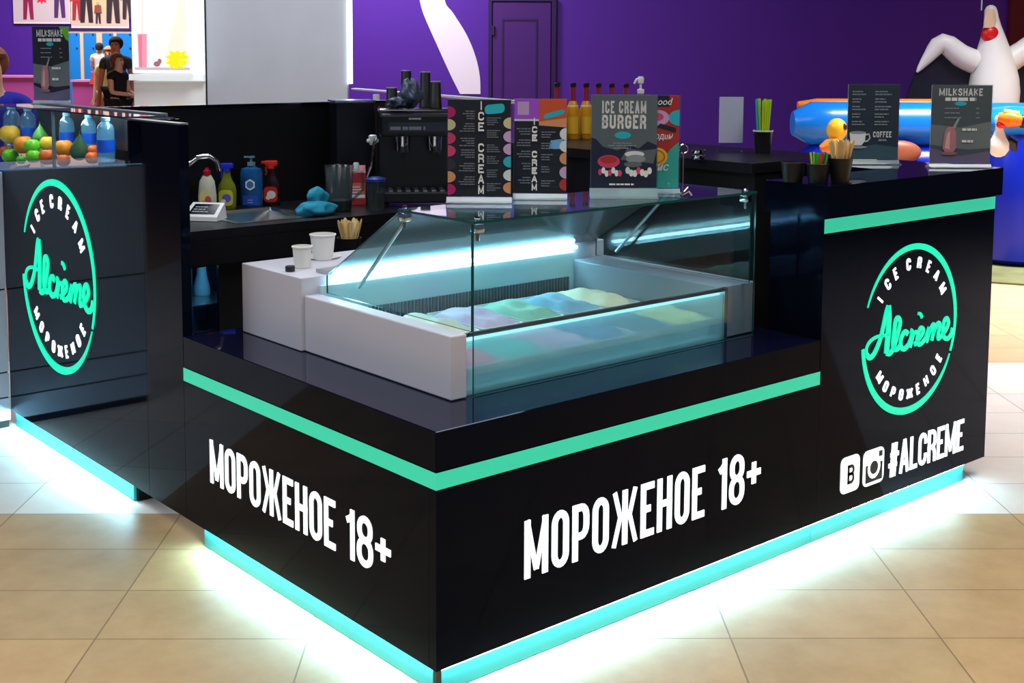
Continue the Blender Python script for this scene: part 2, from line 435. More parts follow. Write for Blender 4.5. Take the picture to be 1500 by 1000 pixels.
mb = MB(); mb.box((SK+.012, SK, .002), (BX-.002, SK+.01, Z4-.001)); mb.box((SK, SK+.012, .002), (SK+.01, 1.311, Z4-.001)); mb.build('glowing_plinth', PLINTH, low, world=True)
mb = MB(); mb.box((.034, .034, 0), (BX-.002, 1.30, Z4-.002)); mb.build('base', BLACKSAT, low, world=True)
mb = MB(); mb.box((SK-.016, SK-.016, 0), (SK-.0005, SK-.0005, Z4)); mb.build('corner_foot', DARKPL, low, world=True)
def led(x0, y0, x1, y1, parent):
    """strip tucked behind the lower panel edge, tilted outwards and down"""
    mb = MB(); a, b = Vector((x0, y0, Z4-.003)), Vector((x1, y1, Z4-.003)); d = (b-a).normalized(); nrm = Vector((d.y, -d.x, 0))
    pr = [Vector((0,0,0)), nrm*.012, -nrm*.0+Vector((0,0,-.009))]
    mb.loft([[p+q for q in pr] for p in (a, b)]); return mb.build('led_strip', LED, parent, world=True)
led(SK+.01, SK-.002, BX-.01, SK-.002, low)
led(SK-.002, 1.305, SK-.002, SK+.01, low)
LIT = lambda root: (lambda m_: m_.build('lit_letter', WHITEL, root, world=True))
lettering(None, 'МОРОЖЕНОЕ', .297, 1.030, .240, .402, fB(), wt=.0205, gap=.0145, each=LIT(low)); lettering(None, '18+', 1.092, 1.302, .240, .402, fB(), wt=.0205, gap=.014, each=LIT(low))
lettering(None, 'МОРОЖЕНОЕ', -1.217, -.468, .252, .396, fAr, wt=.019, gap=.0145, each=LIT(low)); lettering(None, '18+', -.414, -.198, .252, .396, fAr, wt=.019, gap=.014, each=LIT(low))
top = MB(); top.box((0, 0, Z2), (BX-.002, AY, Z1), .002, 1)
for f_ in top.bm.faces: f_.normal_update(); f_.material_index = 0 if f_.normal.z > .5 else 1
tag(top.build('counter_worktop', [BLACKTOP, BLACK]), 'thick glossy black worktop slab on the low corner counter', 'worktop')

# ------------------------------------------------------------------ round logo used on both tall counters
def logo_paths():
    # traced on the right-hand counter, turned into coordinates of its own circle (centre 0,0, radius 1)
    cx, cz, r = 2.150, .6685, .300
    def q(px, py):
        p = on('Y', 0, 1240+px/3.572, 340+py/3.572); return ((p.x-cx)/r, (p.z-cz)/r)
    T = [  # (points, width)
     ([(103,640),(101,612),(112,582),(132,560),(160,545),(190,540),(218,534)], .05),
     ([(103,640),(118,656),(138,640),(158,600),(176,550),(192,480),(206,415),(216,386)], .085),
     ([(216,386),(219,450),(215,520),(209,590),(206,632)], .125),
     ([(206,632),(222,634),(238,615),(254,570),(270,510),(277,470),(268,448),(254,462),(246,520),(240,570),(243,606),(258,612),(276,596)], .085),
     ([(318,532),(306,520),(290,536),(280,570),(282,600),(298,610),(318,592)], .085),
     ([(318,592),(334,548),(338,514),(346,530),(360,520),(366,528)], .06),
     ([(346,530),(336,570),(328,602)], .085),
     ([(352,588),(372,562),(394,530),(398,508),(386,500),(372,528),(366,562),(374,586),(392,578),(408,556)], .075),
     ([(372,424),(384,428),(392,446)], .055),
     ([(408,556),(424,510),(428,494)], .06), ([(430,494),(424,540),(414,576)], .08),
     ([(424,540),(440,500),(452,482),(456,498),(448,540),(442,566)], .075),
     ([(450,530),(466,490),(480,474),(484,492),(476,534),(478,556),(494,540)], .075),
     ([(494,540),(518,506),(530,474),(522,450),(508,466),(500,510),(506,546),(524,556),(542,536),(552,500)], .08),
    ]
    return [([q(*p) for p in pts], wd) for pts, wd in T]
LOGO = logo_paths()
def smooth2(pts, k=4):
    out = []; n = len(pts)
    for i in range(n-1):
        p0, p1, p2, p3 = (Vector(pts[max(i-1,0)]), Vector(pts[i]), Vector(pts[i+1]), Vector(pts[min(i+2,n-1)]))
        for j in range(k):
            t = j/k; out.append(.5*((2*p1)+(p2-p0)*t+(2*p0-5*p1+4*p2-p3)*t*t+(3*p1-p0-3*p2+p3)*t**3))
    out.append(Vector(pts[-1])); return out
def add_logo(parent, cu, cv, r, f):
    fr = lambda u, v, d: f(cu+u*r, cv+v*r, d)
    mb = MB()
    def ringarc(a0, a1, w0, wm, w1):
        n = 48; pts, ws = [], []
        for i in range(n+1):
            t = i/n; a = math.radians(a0+(a1-a0)*t); pts.append((math.cos(a), math.sin(a)))
            ws.append(w0+(wm-w0)*math.sin(PI*min(1, t*1.0)/1)*1 if t < .5 else w1+(wm-w1)*math.sin(PI*t))
        mb.ribbon(pts, ws, fr, False, .004)
    ringarc(158, -24, .012, .075, .03); ringarc(186, 334, .05, .085, .012)
    mb.build('neon_ring', RINGM, parent, world=True)
    mb = MB()
    for pts, wd in LOGO: mb.ribbon(smooth2(pts), wd*.72, fr, False, .005)
    mb.build('neon_script', RINGM, parent, world=True)
    t = 'ICE CREAM'; A = [147, 131, 117, 0, 97, 80, 64, 48, 31]
    for ch, a in zip(t, A):
        if ch != ' ': a = math.radians(a); mb = MB(); glyph_at(mb, ch, (.80*math.cos(a), .80*math.sin(a)), a-PI/2, .15, .085, .027, fr); mb.build('arc_letter', WHITEL, parent, world=True)
    for i, ch in enumerate('МОРОЖЕНОЕ'):
        a = math.radians(218+i*13.4); mb = MB(); glyph_at(mb, ch, (.80*math.cos(a), .80*math.sin(a)), a+PI/2, .14, .085, .027, fr); mb.build('arc_letter', WHITEL, parent, world=True)

# ------------------------------------------------------------------ tall counter on the right
ZS = 1.226
tall = thing('tall_counter', 'tall black counter on the right with round green neon logo and white hashtag', 'counter', (2.16, .12, 0))
mb = MB(); mb.box((BX, 0, Z4), (BX2, .22, 1.12)); mb.build('body', BLACK, tall, world=True)
mb = MB(); mb.box((BX+.001, -.0015, 1.0628), (BX2, 0, 1.1105)); mb.build('accent_stripe', MINT, tall, world=True)
mb = MB(); mb.box((BX, SK, .002), (2.59, SK+.01, Z4-.001)); mb.build('glowing_plinth', PLINTH, tall, world=True)
mb = MB(); mb.box((BX, .034, 0), (2.59, .2, Z4-.002)); mb.build('base', BLACKSAT, tall, world=True)
led(BX, SK-.002, 2.585, SK-.002, tall)
add_logo(tall, 2.150, .6685, .300, fB())
lettering(None, '#ALCREME', 2.036, 2.546, .138, .262, fB(), wt=.0165, gap=.0085, each=LIT(tall))
def icon_plate(mb, x0, x1, z0, z1):
    pts = rrect(x0, z0, x1, z1, .022, .022, 4); mb.poly([(u, -.0008, v) for u, v in pts], (0, -.003, 0))
mb = MB(); icon_plate(mb, 1.742, 1.852, .142, .270); ic = mb.build('letter_icon', WHITEL, tall, world=True)
mb = MB(); lettering(mb, 'B', 1.779, 1.819, .172, .240, lambda u, v, d: (u, -.0042-d, v), wt=.011, thick=.001); mb.build('icon_letter', BLACKSAT, ic).matrix_parent_inverse = Matrix.Translation(-tall.location)
mb = MB(); icon_plate(mb, 1.876, 2.002, .138, .266); ic = mb.build('camera_icon', WHITEL, tall, world=True)
mb = MB()
f2 = lambda u, v, d: (u, -.0042-d, v)
mb.poly([f2(u, v, 0) for u, v in [(1.888,.150),(1.990,.150),(1.990,.214),(1.978,.214)]+[(1.939+.040*math.cos(math.radians(a)), .200+.040*math.sin(math.radians(a))) for a in range(20, -201, -20)]+[(1.888,.214)]], (0, -.001, 0))
mb.poly([f2(1.939+.024*math.cos(2*PI*i/20), .200+.024*math.sin(2*PI*i/20), .0) for i in range(20)], (0, -.0012, 0))
mb.box((1.968, -.0055, .234), (1.988, -.0042, .254))
mb.build('icon_camera', BLACKSAT, ic).matrix_parent_inverse = Matrix.Translation(-tall.location)
mb = MB(); mb.poly([(1.578,-.04,1.122),(2.692,-.04,1.122),(2.692,.66,1.122),(2.25,.66,1.122),(2.25,.222,1.122),(1.578,.222,1.122)], (0,0,ZS-1.122))
for f_ in mb.bm.faces: f_.normal_update(); f_.material_index = 0 if abs(f_.normal.z) > .5 else 1
tag(mb.build('counter_slab', [BLACKTOP, BLACK]), 'thick glossy black slab topping the tall right counter', 'worktop')
# back wing running away behind it
wing = thing('back_counter', 'black chest-high counter running back behind the case, bottles and straws on top', 'counter', (2.38, 1.5, 0))
mb = MB(); mb.box((2.085, .67, 0), (2.70, 2.35, 1.185)); mb.build('body', BLACKSAT, wing, world=True)
mb = MB(); mb.box((2.06, .664, 1.186), (2.715, 2.36, ZS)); mb.build('top_board', BLACKSAT, wing, world=True)
mb = MB(); mb.box((2.27, .23, 0), (2.68, .66, 1.12)); mb.build('side_cabinet', BLACKSAT, wing, world=True)

# ------------------------------------------------------------------ gate panel and logo counter on the left
gate = thing('kiosk_gate', 'plain tall glossy black gate panel at the end of the low counter', 'gate', (.02, 1.55, 0))
mb = MB(); mb.box((0, AY+.002, Z4), (.035, 1.688, 1.412)); mb.build('panel', BLACK, gate, world=True)
mb = MB(); mb.box((-.001, AY+.002, 1.4125), (.036, 1.83, 1.418)); mb.build('edge_trim', STEEL, gate, world=True)
lc = thing('logo_counter', 'tall black counter on the left with large green neon logo', 'counter', (.2, 2.4, 0))
ZN, ZF = 1.257, 1.138
mb = MB(); mb.loft([[(0, 1.69, Z4), (0, YF, Z4), (0, YF, ZF), (0, 1.69, ZN)], [(.03, 1.69, Z4), (.03, YF, Z4), (.03, YF, ZF), (.03, 1.69, ZN)]]); mb.build('front_panel', BLACK, lc, world=True)
mb = MB(); mb.loft([[(.031, 1.85, Z4), (.031, YF, Z4), (.031, YF, ZF-.004), (.031, 1.85, ZN-.016)], [(.19, 1.85, Z4), (.19, YF, Z4), (.19, YF, ZF-.004), (.19, 1.85, ZN-.016)]]); mb.build('carcass', BLACKSAT, lc, world=True)
mb = MB(); mb.box((SK, 1.87, .002), (SK+.01, YF, Z4-.001)); mb.build('glowing_plinth', PLINTH, lc, world=True)
mb = MB(); mb.box((.034, 1.86, 0), (.18, YF, Z4-.002)); mb.build('base', BLACKSAT, lc, world=True)
led(SK-.002, YF-.005, SK-.002, 1.88, lc)
add_logo(lc, -2.505, .755, .378, fAr)

# white cabinet beside it, seen at the very edge and mirrored in the gloss
wc = thing('white_cabinet', 'white cabinet with dark seams beside the left neon logo counter', 'cabinet', (-.35, 3.4, 0))
zs = [on('Y', 3.1, 6, y).z for y in (424, 546, 583)]
WHITEC = mat('white_cabinet_board', (.64, .74, .95), .4)
lev = [0.03]+sorted(zs)+[1.136]
for a, b in zip(lev, lev[1:]):
    mb = MB(); mb.box((-.645, 3.102, a+.004), (-.003, 3.6, b-.004)); mb.build('board', WHITEC, wc, world=True)
mb = MB(); mb.box((-.64, 3.112, .0), (-.006, 3.595, 1.13)); mb.build('core', BLACKSAT, wc, world=True)

# ------------------------------------------------------------------ fruit display case on the logo counter
GB = mat('tray_blue_grey', S(58, 96, 126), .2)
zb = lambda y: ZN-(y-1.69)*(ZN-ZF)/(YF-1.69)
fc = thing('fruit_display_case', 'glass box of fruit and water bottles on the left counter', 'display case', (.2, 2.5, 1.2))
mb = MB(); mb.loft([[(.004, 1.83, zb(1.83)), (.004, YF+.1, zb(YF+.1)), (.004, YF+.1, zb(YF+.1)+.006), (.004, 1.83, zb(1.83)+.006)], [(.20, 1.83, zb(1.83)), (.20, YF+.1, zb(YF+.1)), (.20, YF+.1, zb(YF+.1)+.006), (.20, 1.83, zb(1.83)+.006)]]); mb.build('tray', GB, fc, world=True)
for y0, y1 in ((1.835, 2.51), (2.516, YF+.1)):
    mb = MB(); mb.loft([[(0, y0, zb(y0)+.002), (0, y1, zb(y1)+.002), (0, y1, 1.415), (0, y0, 1.415)], [(.005, y0, zb(y0)+.002), (.005, y1, zb(y1)+.002), (.005, y1, 1.415), (.005, y0, 1.415)]])
    mb.build('glass_pane', GLASS, fc, world=True)
mb = MB(); mb.box((-.001, 2.508, zb(2.5)), (.010, 2.518, 1.416)); mb.build('glass_joint', mat('grey_joint', S(84, 108, 120), .3), fc, world=True)
mb = MB(); mb.box((.0, 1.835, 1.416), (.165, YF+.1, 1.422)); mb.build('glass_lid', thin_glass('lid_glass', (.8, .82, .85), 2.5), fc, world=True)
mb = MB(); mb.poly([(.166, 1.90, 1.415), (.166, YF+.1, 1.415), (.215, YF+.1, 1.415), (.20, 1.90, 1.415)], (0, 0, .012)); mb.build('lid_rail', STEELB, fc, world=True)
mb = MB(); mb.box((.192, 1.835, 1.266), (.198, YF+.1, 1.413)); mb.build('back_board', BLACKSAT, fc, world=True)
mb = MB(); mb.box((.006, 1.80, 1.258), (.198, 1.815, 1.41)); mb.build('end_board', BLACK, fc, world=True)

fl = area('fruit_case_lamp', (.09, 2.5, 1.410), .05, 2.6, (.92, .97, 1), (0, 0, 0), 1.25)
FR = {'orange': mat('orange_peel', S(240, 140, 20), .45, var=.12, vscale=30, bump=.15), 'apple': mat('green_apple_skin', S(110, 205, 40), .3, var=.15),
      'lemon': mat('yellow_citrus_peel', S(245, 190, 50), .45, var=.1, bump=.1), 'mandarin': mat('mandarin_peel', S(228, 96, 20), .45, var=.12, bump=.15),
      'pear': mat('green_pear_skin', S(96, 170, 70), .4, var=.2), 'avocado': mat('dark_pear_skin', S(62, 100, 66), .45, var=.35, vscale=14), 'lime': mat('lime_skin', S(90, 180, 50), .4, var=.15)}
STEM = mat('fruit_stem', S(90, 70, 40), .7)
def fruit(kind, px, py, X, rpx, label, cat, elong=0, lean=0):
    c = on('X', X, px, py); r = rpx*depth(c)/F
    t = thing(kind, label, cat, c, random.uniform(0, 3), 'fruit in the glass display case')
    mb = MB()
    if elong:
        prof = []
        for i in range(13):
            s = i/12; z = -r+s*r*(2+elong); rr = r*math.sin(PI*min(1, s*1.0)**.72)**.8*(1-.45*max(0, s-.35)/.65) if 0 < s < 1 else .002
            prof.append((max(.002, rr), z))
        mb.lathe(prof, n=20)
        if lean: mb.bm.transform(Matrix.Rotation(lean, 4, 'Y'))
        ztop = r*(1+elong)
    else:
        def fn(p):
            k = (p.x**2+p.y**2)**.5/r; dz = -.22*r*math.exp(-(k*3.2)**2)*(1 if p.z > 0 else -.6); return Vector((p.x, p.y, p.z*.93+dz))
        mb.sphere((0,0,0), r, 20, 14, fn); ztop = r*.72
    mb.build('flesh', FR[kind if kind in FR else 'orange'], t, True)
    mb = MB(); e = Vector((math.sin(lean)*ztop, 0, math.cos(lean)*ztop)); mb.tube([e*.95, e*1.0+Vector((.001,0,.004)), e+Vector((.003,0,r*.28))], [.0022, .0018, .0022], 6); mb.build('stem', STEM, t, True)
    return t
fruit('lemon', 14, 196, .08, 15, 'pale yellow round fruit topmost at the far left of the glass case', 'fruit')
fruit('orange', 35, 212, .09, 15, 'big bright orange in the left half of the glass case', 'fruit')
fruit('mandarin', 9, 222, .09, 10, 'mandarin partly hidden behind the lowest left green apple', 'fruit')
fruit('apple', 15, 228, .05, 12, 'round green apple low in the far left corner of the case', 'fruit')
fruit('apple', 47, 214, .06, 12, 'upper light green apple left of the glass joint', 'fruit')
fruit('apple', 49, 229, .05, 11, 'lower light green apple left of the glass joint', 'fruit')
fruit('lime', 31, 234, .06, 7, 'small green lime between the two lowest green apples', 'fruit')
fruit('pear', 59, 200, .15, 11, 'green pear standing behind the light green apples', 'fruit', .7)
fruit('lemon', 70, 210, .12, 12, 'yellow-orange fruit right behind the glass joint', 'fruit')
fruit('mandarin', 70, 230, .06, 13, 'brownish orange fruit low at the glass joint', 'fruit')
fruit('orange', 94, 217, .10, 14, 'orange just right of the glass joint', 'fruit')
fruit('mandarin', 93, 235, .05, 10, 'half hidden mandarin at the bottom right of the glass joint', 'fruit')
fruit('avocado', 116, 222, .085, 14, 'dark green pear with slanted neck beside the water bottle', 'fruit', 1.0, -.35)
fruit('mandarin', 137, 220, .13, 9, 'upper mandarin next to the right water bottle', 'fruit')
fruit('mandarin', 135, 231, .10, 10, 'lower mandarin next to the right water bottle', 'fruit')

LBLUE = mat('blue_bottle_label', S(20, 90, 215), .4); CAPB = mat('blue_cap', S(140, 205, 240), .4)
def water_bottle(px, pytop, pybot, X, label, rpx):
    b = on('X', X, px, pybot); t_ = on('X', X, px, pytop); h = t_.z-b.z; r = rpx*depth(b)/F
    b.z = max(b.z, zb(b.y)+.007)
    t = thing('water_bottle', label, 'bottle', b, 0, 'water bottles in the glass case')
    mb = MB(); prof = [(r*.85, 0), (r, .008)]
    for i in range(7): prof += [(r*(1 if i % 2 else .93), .012+h*.7*i/7)]
    prof += [(r, h*.72), (r*.8, h*.82), (r*.42, h*.9), (r*.4, h*.93)]
    mb.lathe(prof, n=20); mb.build('bottle_body', PETB, t, True)
    mb = MB(); mb.lathe([(r*1.015, h*.22), (r*1.02, h*.5)], n=20, cap0=False, cap1=False); mb.build('bottle_label', LBLUE, t, True)
    mb = MB(); mb.lathe([(r*.5, h*.92), (r*.5, h*.99), (r*.45, h)], n=16); mb.build('cap', CAPB, t, True)
    return t
water_bottle(156, 172, 237, .07, 'clear blue water bottle with bright blue label at the right end of the case', 13)
water_bottle(99, 165, 222, .155, 'clear water bottle behind the oranges right of the glass joint', 11)
water_bottle(131, 168, 222, .145, 'dim blue water bottle behind the dark green pear', 11)
water_bottle(18, 155, 214, .14, 'water bottle with pale cap behind the yellow fruit at far left', 12)
water_bottle(42, 158, 216, .16, 'dim water bottle behind the big orange', 11)

# ------------------------------------------------------------------ back partition and sink counter
bp = thing('back_partition', 'long low black partition closing the kiosk at the back', 'partition', (1.3, 3.15, 0))
mb = MB(); mb.box((.45, 3.12, 0), (2.05, 3.16, 1.388)); mb.build('panel', BLACKSAT, bp, world=True)
mb = MB(); mb.box((.44, 3.112, 1.3885), (2.06, 3.168, 1.40)); mb.build('top_trim', BLACK, bp, world=True)
ZK = .90
sc = thing('sink_counter', 'thin black back worktop with steel sink along the partition', 'counter', (1.3, 2.7, ZK))
mb = MB()
for lo, hi in (((.43, 2.40, ZK-.04), (.80, 3.115, ZK)), ((1.23, 2.40, ZK-.04), (2.35, 3.115, ZK)), ((.80, 2.40, ZK-.04), (1.23, 2.50, ZK)), ((.80, 2.95, ZK-.04), (1.23, 3.115, ZK))): mb.box(lo, hi)
mb.build('worktop', BLACKSAT, sc, world=True)
mb = MB(); mb.box((.43, 2.402, ZK-.15), (2.35, 2.425, ZK-.041)); mb.build('front_fascia', BLACKSAT, sc, world=True)
kb = thing('base_cabinet', 'black cabinet under the sink worktop, right of the small fridge', 'cabinet', (1.5, 2.7, 0))
mb = MB(); mb.box((.87, 2.46, .0), (2.05, 3.11, ZK-.145)); mb.build('carcass', BLACKSAT, kb, world=True)
for a_ in (.875, 1.265, 1.655):
    mb = MB(); mb.box((a_, 2.44, .06), (a_+.385, 2.459, ZK-.15)); mb.build('door', BLACKSAT, kb, world=True)
mb = MB()
mb.loft([[(.80,2.50,ZK+.002),(1.23,2.50,ZK+.002),(1.23,2.95,ZK+.002),(.80,2.95,ZK+.002)], [(.82,2.52,ZK+.004),(1.21,2.52,ZK+.004),(1.21,2.93,ZK+.004),(.82,2.93,ZK+.004)],
         [(.83,2.53,ZK-.01),(1.20,2.53,ZK-.01),(1.20,2.92,ZK-.01),(.83,2.92,ZK-.01)], [(.86,2.56,ZK-.135),(1.17,2.56,ZK-.135),(1.17,2.89,ZK-.135),(.86,2.89,ZK-.14)]], cap0=False)
mb.build('sink_bowl', STEEL, sc, world=True)
fa = thing('faucet', 'curved chrome faucet arching over the sink', 'faucet', (.74, 2.93, ZK))
mb = MB(); mb.lathe([(.028, .0), (.028, .01), (.018, .02), (.016, .06)], n=16); mb.build('faucet_base', CHROME, fa, True)
mb = MB(); mb.tube([(0,0,.05), (.005,0,.16), (.03,-.01,.23), (.08,-.02,.268), (.135,-.03,.272), (.17,-.04,.245), (.18,-.042,.20)], .012, 12); mb.build('spout', CHROME, fa, True)
mb = MB(); mb.tube([(-.012,0,.055), (-.06,.01,.09)], .006, 8); mb.build('lever', CHROME, fa, True)

def place(px, py, z): return on('Z', z, px, py)
def m_px(p): return depth(p)/F                       # metres per pixel at a point
# cleaning bottles in a row behind the sink (base on the counter)
def base_at(px, y, z): 
    d = ray(px, 300); t = (y-CAM.y)/d.y; return Vector((CAM.x+d.x*t, y, z))
LIQ = lambda n, rgb, r=.25: mat(n, S(*rgb), r)
p = base_at(304, 3.03, ZK); t = thing('detergent_bottle', 'pale dish soap bottle with red cap, leftmost of the cleaning bottles', 'bottle', p, FACE, 'cleaning bottles behind the sink')
mb = MB(); mb.lathe([(.040,0),(.044,.01),(.044,.07),(.040,.11),(.036,.14),(.022,.165),(.016,.172)], n=20, sy=.65); mb.build('bottle_body', LIQ('cream_plastic', (214, 214, 190)), t, True)
mb = MB(); mb.lathe([(.018,.168),(.018,.19),(.010,.194),(.009,.205)], n=14); mb.build('cap', LIQ('red_cap', (200, 30, 50)), t, True)
fr = lambda u, v, d: (u, -.0295-d, v)
sh = Sheet(fr); sh.disc(-.003, .06, .028, .042, matte('soap_label', (238, 220, 150))); sh.disc(.010, .05, .016, .022, matte('soap_label_pink', (200, 90, 110))); sh.disc(-.012, .038, .012, .014, INK_YE); sh.build('bottle_label', t)
def spray(px, y, label, body, head, lblrgb, tall=.0, lab2=None):
    p = base_at(px, y, ZK); t = thing('spray_bottle', label, 'bottle', p, FACE, 'cleaning bottles behind the sink')
    mb = MB(); mb.lathe([(.040,0),(.044,.008),(.045,.09),(.040,.115),(.026,.14),(.018,.165),(.017,.19)], n=22, sy=.62); mb.build('bottle_body', body, t, True)
    hd = MB(); hd.box((-.030,-.013,.195), (.032,.013,.222), .006); hd.box((-.048,-.008,.205), (-.029,.008,.219), .003); hd.lathe([(.018,.182),(.018,.198)], n=14); h = hd.build('spray_head', head, t, True)
    tr = MB(); tr.tube([(-.020,0,.196), (-.026,0,.18), (-.022,0,.162), (-.028,0,.15)], [.007,.006,.005,.004], 8); tr.build('trigger', head, h, True)
    sh = Sheet(lambda u, v, d: (u, -.0285-d, v)); sh.poly(rrect(-.034,.018,.034,.095,.02,.02,4), matte('spray_label_%d' % px, lblrgb))
    sh.disc(.004, .055, .022, .020, lab2 or INK_W); sh.disc(-.012, .04, .012, .010, INK_W); sh.build('bottle_label', t)
    return t
spray(333, 3.02, 'yellow-green spray bottle with blue trigger head beside the faucet', LIQ('olive_liquid', (120, 126, 30)), LIQ('blue_trigger', (46, 58, 205)), (196, 196, 60), lab2=matte('spray_purple', (100, 90, 190)))
p = base_at(369, 3.02, ZK); t = thing('soap_pump_bottle', 'big blue pump bottle with white emblem between the two spray bottles', 'bottle', p, FACE, 'cleaning bottles behind the sink')
mb = MB(); mb.lathe([(.050,0),(.054,.01),(.054,.17),(.048,.188),(.022,.197),(.018,.205)], n=24, sy=.65); mb.build('bottle_body', LIQ('deep_blue_plastic', (24, 88, 148)), t, True)
mb = MB(); mb.lathe([(.020,.203),(.020,.22),(.007,.222),(.006,.24),(.018,.241),(.018,.249)], n=14); mb.box((-.034,-.007,.241), (0,.007,.249)); mb.build('pump', LIQ('grey_pump', (120, 150, 170)), t, True)
sh = Sheet(lambda u, v, d: (u, -.0362-d, v)); sh.rect(-.036, .012, .036, .06, matte('soap_blue_band', (20, 76, 190)))
sh.poly([(.0+.026*math.cos(math.radians(30+60*k)), .112+.028*math.sin(math.radians(30+60*k))) for k in range(6)], INK_W); sh.disc(0, .112, .017, .018, matte('soap_emblem_blue', (60, 120, 180))); sh.lines(-.02, .02, .022, .046, 2, INK_SL, random, 'c'); sh.build('bottle_label', t)
spray(398, 3.02, 'dark spray bottle with red trigger head and red label, rightmost at the sink', LIQ('dark_bottle', (40, 22, 26)), LIQ('red_trigger', (222, 50, 40)), (214, 40, 30))
# digital scale / till display
p = place(299, 322, .90); t = thing('counter_scale', 'small white device with dark tilted display at the front of the sink counter', 'scale', (p.x, p.y, ZK+.0025), FACE-.15)
mb = MB(); mb.loft([[(-.085,-.06,0),(.085,-.06,0),(.085,.06,0),(-.085,.06,0)], [(-.083,-.055,.018),(.083,-.055,.018),(.075,.06,.07),(-.075,.06,.07)]]); mb.build('housing', WHITEPL, t)
def tilt(u, v, d): return (u*(1-.06*v/.1), -.055+v, .018+v*.452+d+.0008)
sh = Sheet(tilt); sh.rect(-.062, .02, .062, .10, matte('display_black', (14, 18, 30), .15)); sh.lines(-.05, .05, .035, .09, 3, INK_SL, random); sh.build('display', t)
# teal cloth
p = place(462, 315, ZK); t = MB()
def lump(mb, c, R, amp, seed, u=28, v=16, flat=0):
    rnd = random.Random(seed); ph = [rnd.uniform(0, 6) for _ in range(9)]
    def fn(q):
        a = math.atan2(q.y, q.x); e = q.z/(R[2] or 1)
        k = 1+amp*(math.sin(3*a+ph[0]+2*e)+.7*math.sin(5*a+ph[1]-3*e)+.5*math.sin(8*a+ph[2]+4*e)+.6*math.sin(4*e+ph[3]))
        o = Vector((q.x*k, q.y*k, q.z*(1+amp*.8*math.sin(2*a+ph[4])))); 
        if flat and o.z < -R[2]*flat: o.z = -R[2]*flat
        return o
    mb.sphere(c, R, u, v, fn)
lump(t, (0,0,.03), (.10,.07,.036), .12, 3, flat=.8); lump(t, (.03,.03,.075), (.05,.04,.05), .16, 5)
o = t.build('cleaning_cloth', mat('teal_cloth', S(30, 140, 170), .9, var=.25, bump=.4, vscale=40), None, True, angle=180); o.location = p; tag(o, 'crumpled teal cleaning cloth beside the sink', 'cloth')
# clear pitcher
p = place(497, 308, ZK); p.z = ZK+.001; t = thing('pitcher', 'clear grey measuring pitcher beside the teal cloth', 'pitcher', p, FACE)
SMOKE = thin_glass('smoky_plastic', (.55, .6, .62), 1.6, .1, .12, (.35, .42, .45))
mb = MB(); mb.lathe([(.055,.0),(.06,.01),(.07,.21),(.074,.215)], n=24, cap1=False); mb.build('jar', SMOKE, t, True)
mb = MB(); mb.tube([(.066,0,.19),(.11,0,.185),(.115,0,.1),(.064,0,.05)], .008, 8); mb.build('handle', SMOKE, t, True)
mb = MB(); mb.lathe([(.058,.012),(.060,.05),(.02,.055)], n=20); mb.build('blade_base', DARKPL, t, True)
# red carton and lidded tub
p = place(524, 299, ZK); p.z = ZK+.001; t = thing('juice_carton', 'red carton with white cap right of the pitcher', 'carton', p, FACE+.2)
mb = MB(); mb.loft([[(-.038,-.035,0),(.038,-.035,0),(.038,.035,0),(-.038,.035,0)], [(-.038,-.035,.16),(.038,-.035,.16),(.038,.035,.16),(-.038,.035,.16)], [(-.038,-.006,.195),(.038,-.006,.195),(.038,.006,.195),(-.038,.006,.195)]]); mb.build('box', LIQ('red_carton', (176, 50, 56)), t)
mb = MB(); mb.lathe([(.015,.17),(.015,.2),(.012,.21)], c=(-.008,-.022,0), n=14); mb.build('cap', WHITEPL, t, True)
sh = Sheet(lambda u, v, d: (u, -.0355-d, v)); sh.rect(-.034, .03, .034, .11, matte('carton_peach', (206, 110, 90))); sh.rect(-.034, .035, .034, .05, INK_W); sh.lines(-.028, .028, .06, .1, 3, INK_W, random); sh.build('printed_front', t)
p = place(551, 309, ZK); p.z = ZK+.001; t = thing('storage_tub', 'tall clear tub with blue lid between red carton and coffee machine', 'tub', p, FACE)
mb = MB(); mb.lathe([(.038,0),(.045,.13),(.046,.14)], n=20, cap1=False); mb.build('tub', SMOKE, t, True)
mb = MB(); mb.lathe([(.05,.142),(.05,.155),(.02,.165)], n=20); mb.build('lid', LIQ('blue_lid', (40, 60, 130)), t, True)
# black grinder box + espresso machine
p = base_at(517, 2.98, ZK); p.z = ZK+.001; g = thing('coffee_grinder', 'plain black box housing left of the coffee machine', 'grinder', p, FACE+.35)
mb = MB(); mb.box((-.10,-.08,.0), (.10,.10,.50), .004); mb.build('housing', mat('black_enamel', (.006,.007,.012), .3), g)
mb = MB(); mb.box((-.105,-.085,.502), (.105,.105,.512)); mb.build('top_edge', STEEL, g)
p = base_at(606, 2.66, ZK+.001); e = thing('espresso_machine', 'black and chrome espresso machine behind the ice cream case', 'coffee machine', p, FACE+.12)
EN = mat('espresso_enamel', (.006, .007, .010), .3)
mb = MB(); mb.box((-.18,-.02,.04), (.22,.24,.47), .012); mb.build('body', EN, e)
mb = MB(); mb.box((-.17,-.17,.345), (.22,-.021,.455), .012); mb.build('head_housing', EN, e)
mb = MB(); mb.box((-.19,-.19,.02), (.23,-.021,.075), .008); mb.box((-.18,-.18,.0), (-.14,-.14,.02)); mb.box((.18,-.18,.0), (.22,-.14,.02)); mb.box((-.18,.18,.0), (-.14,.22,.04)); mb.box((.18,.18,.0), (.22,.22,.04)); mb.build('drip_tray', DARKPL, e)
mb = MB()
for k in range(9): mb.box((-.17+.042*k,-.18,.076), (-.15+.042*k,-.03,.082))
mb.build('tray_grid', STEELB, e)
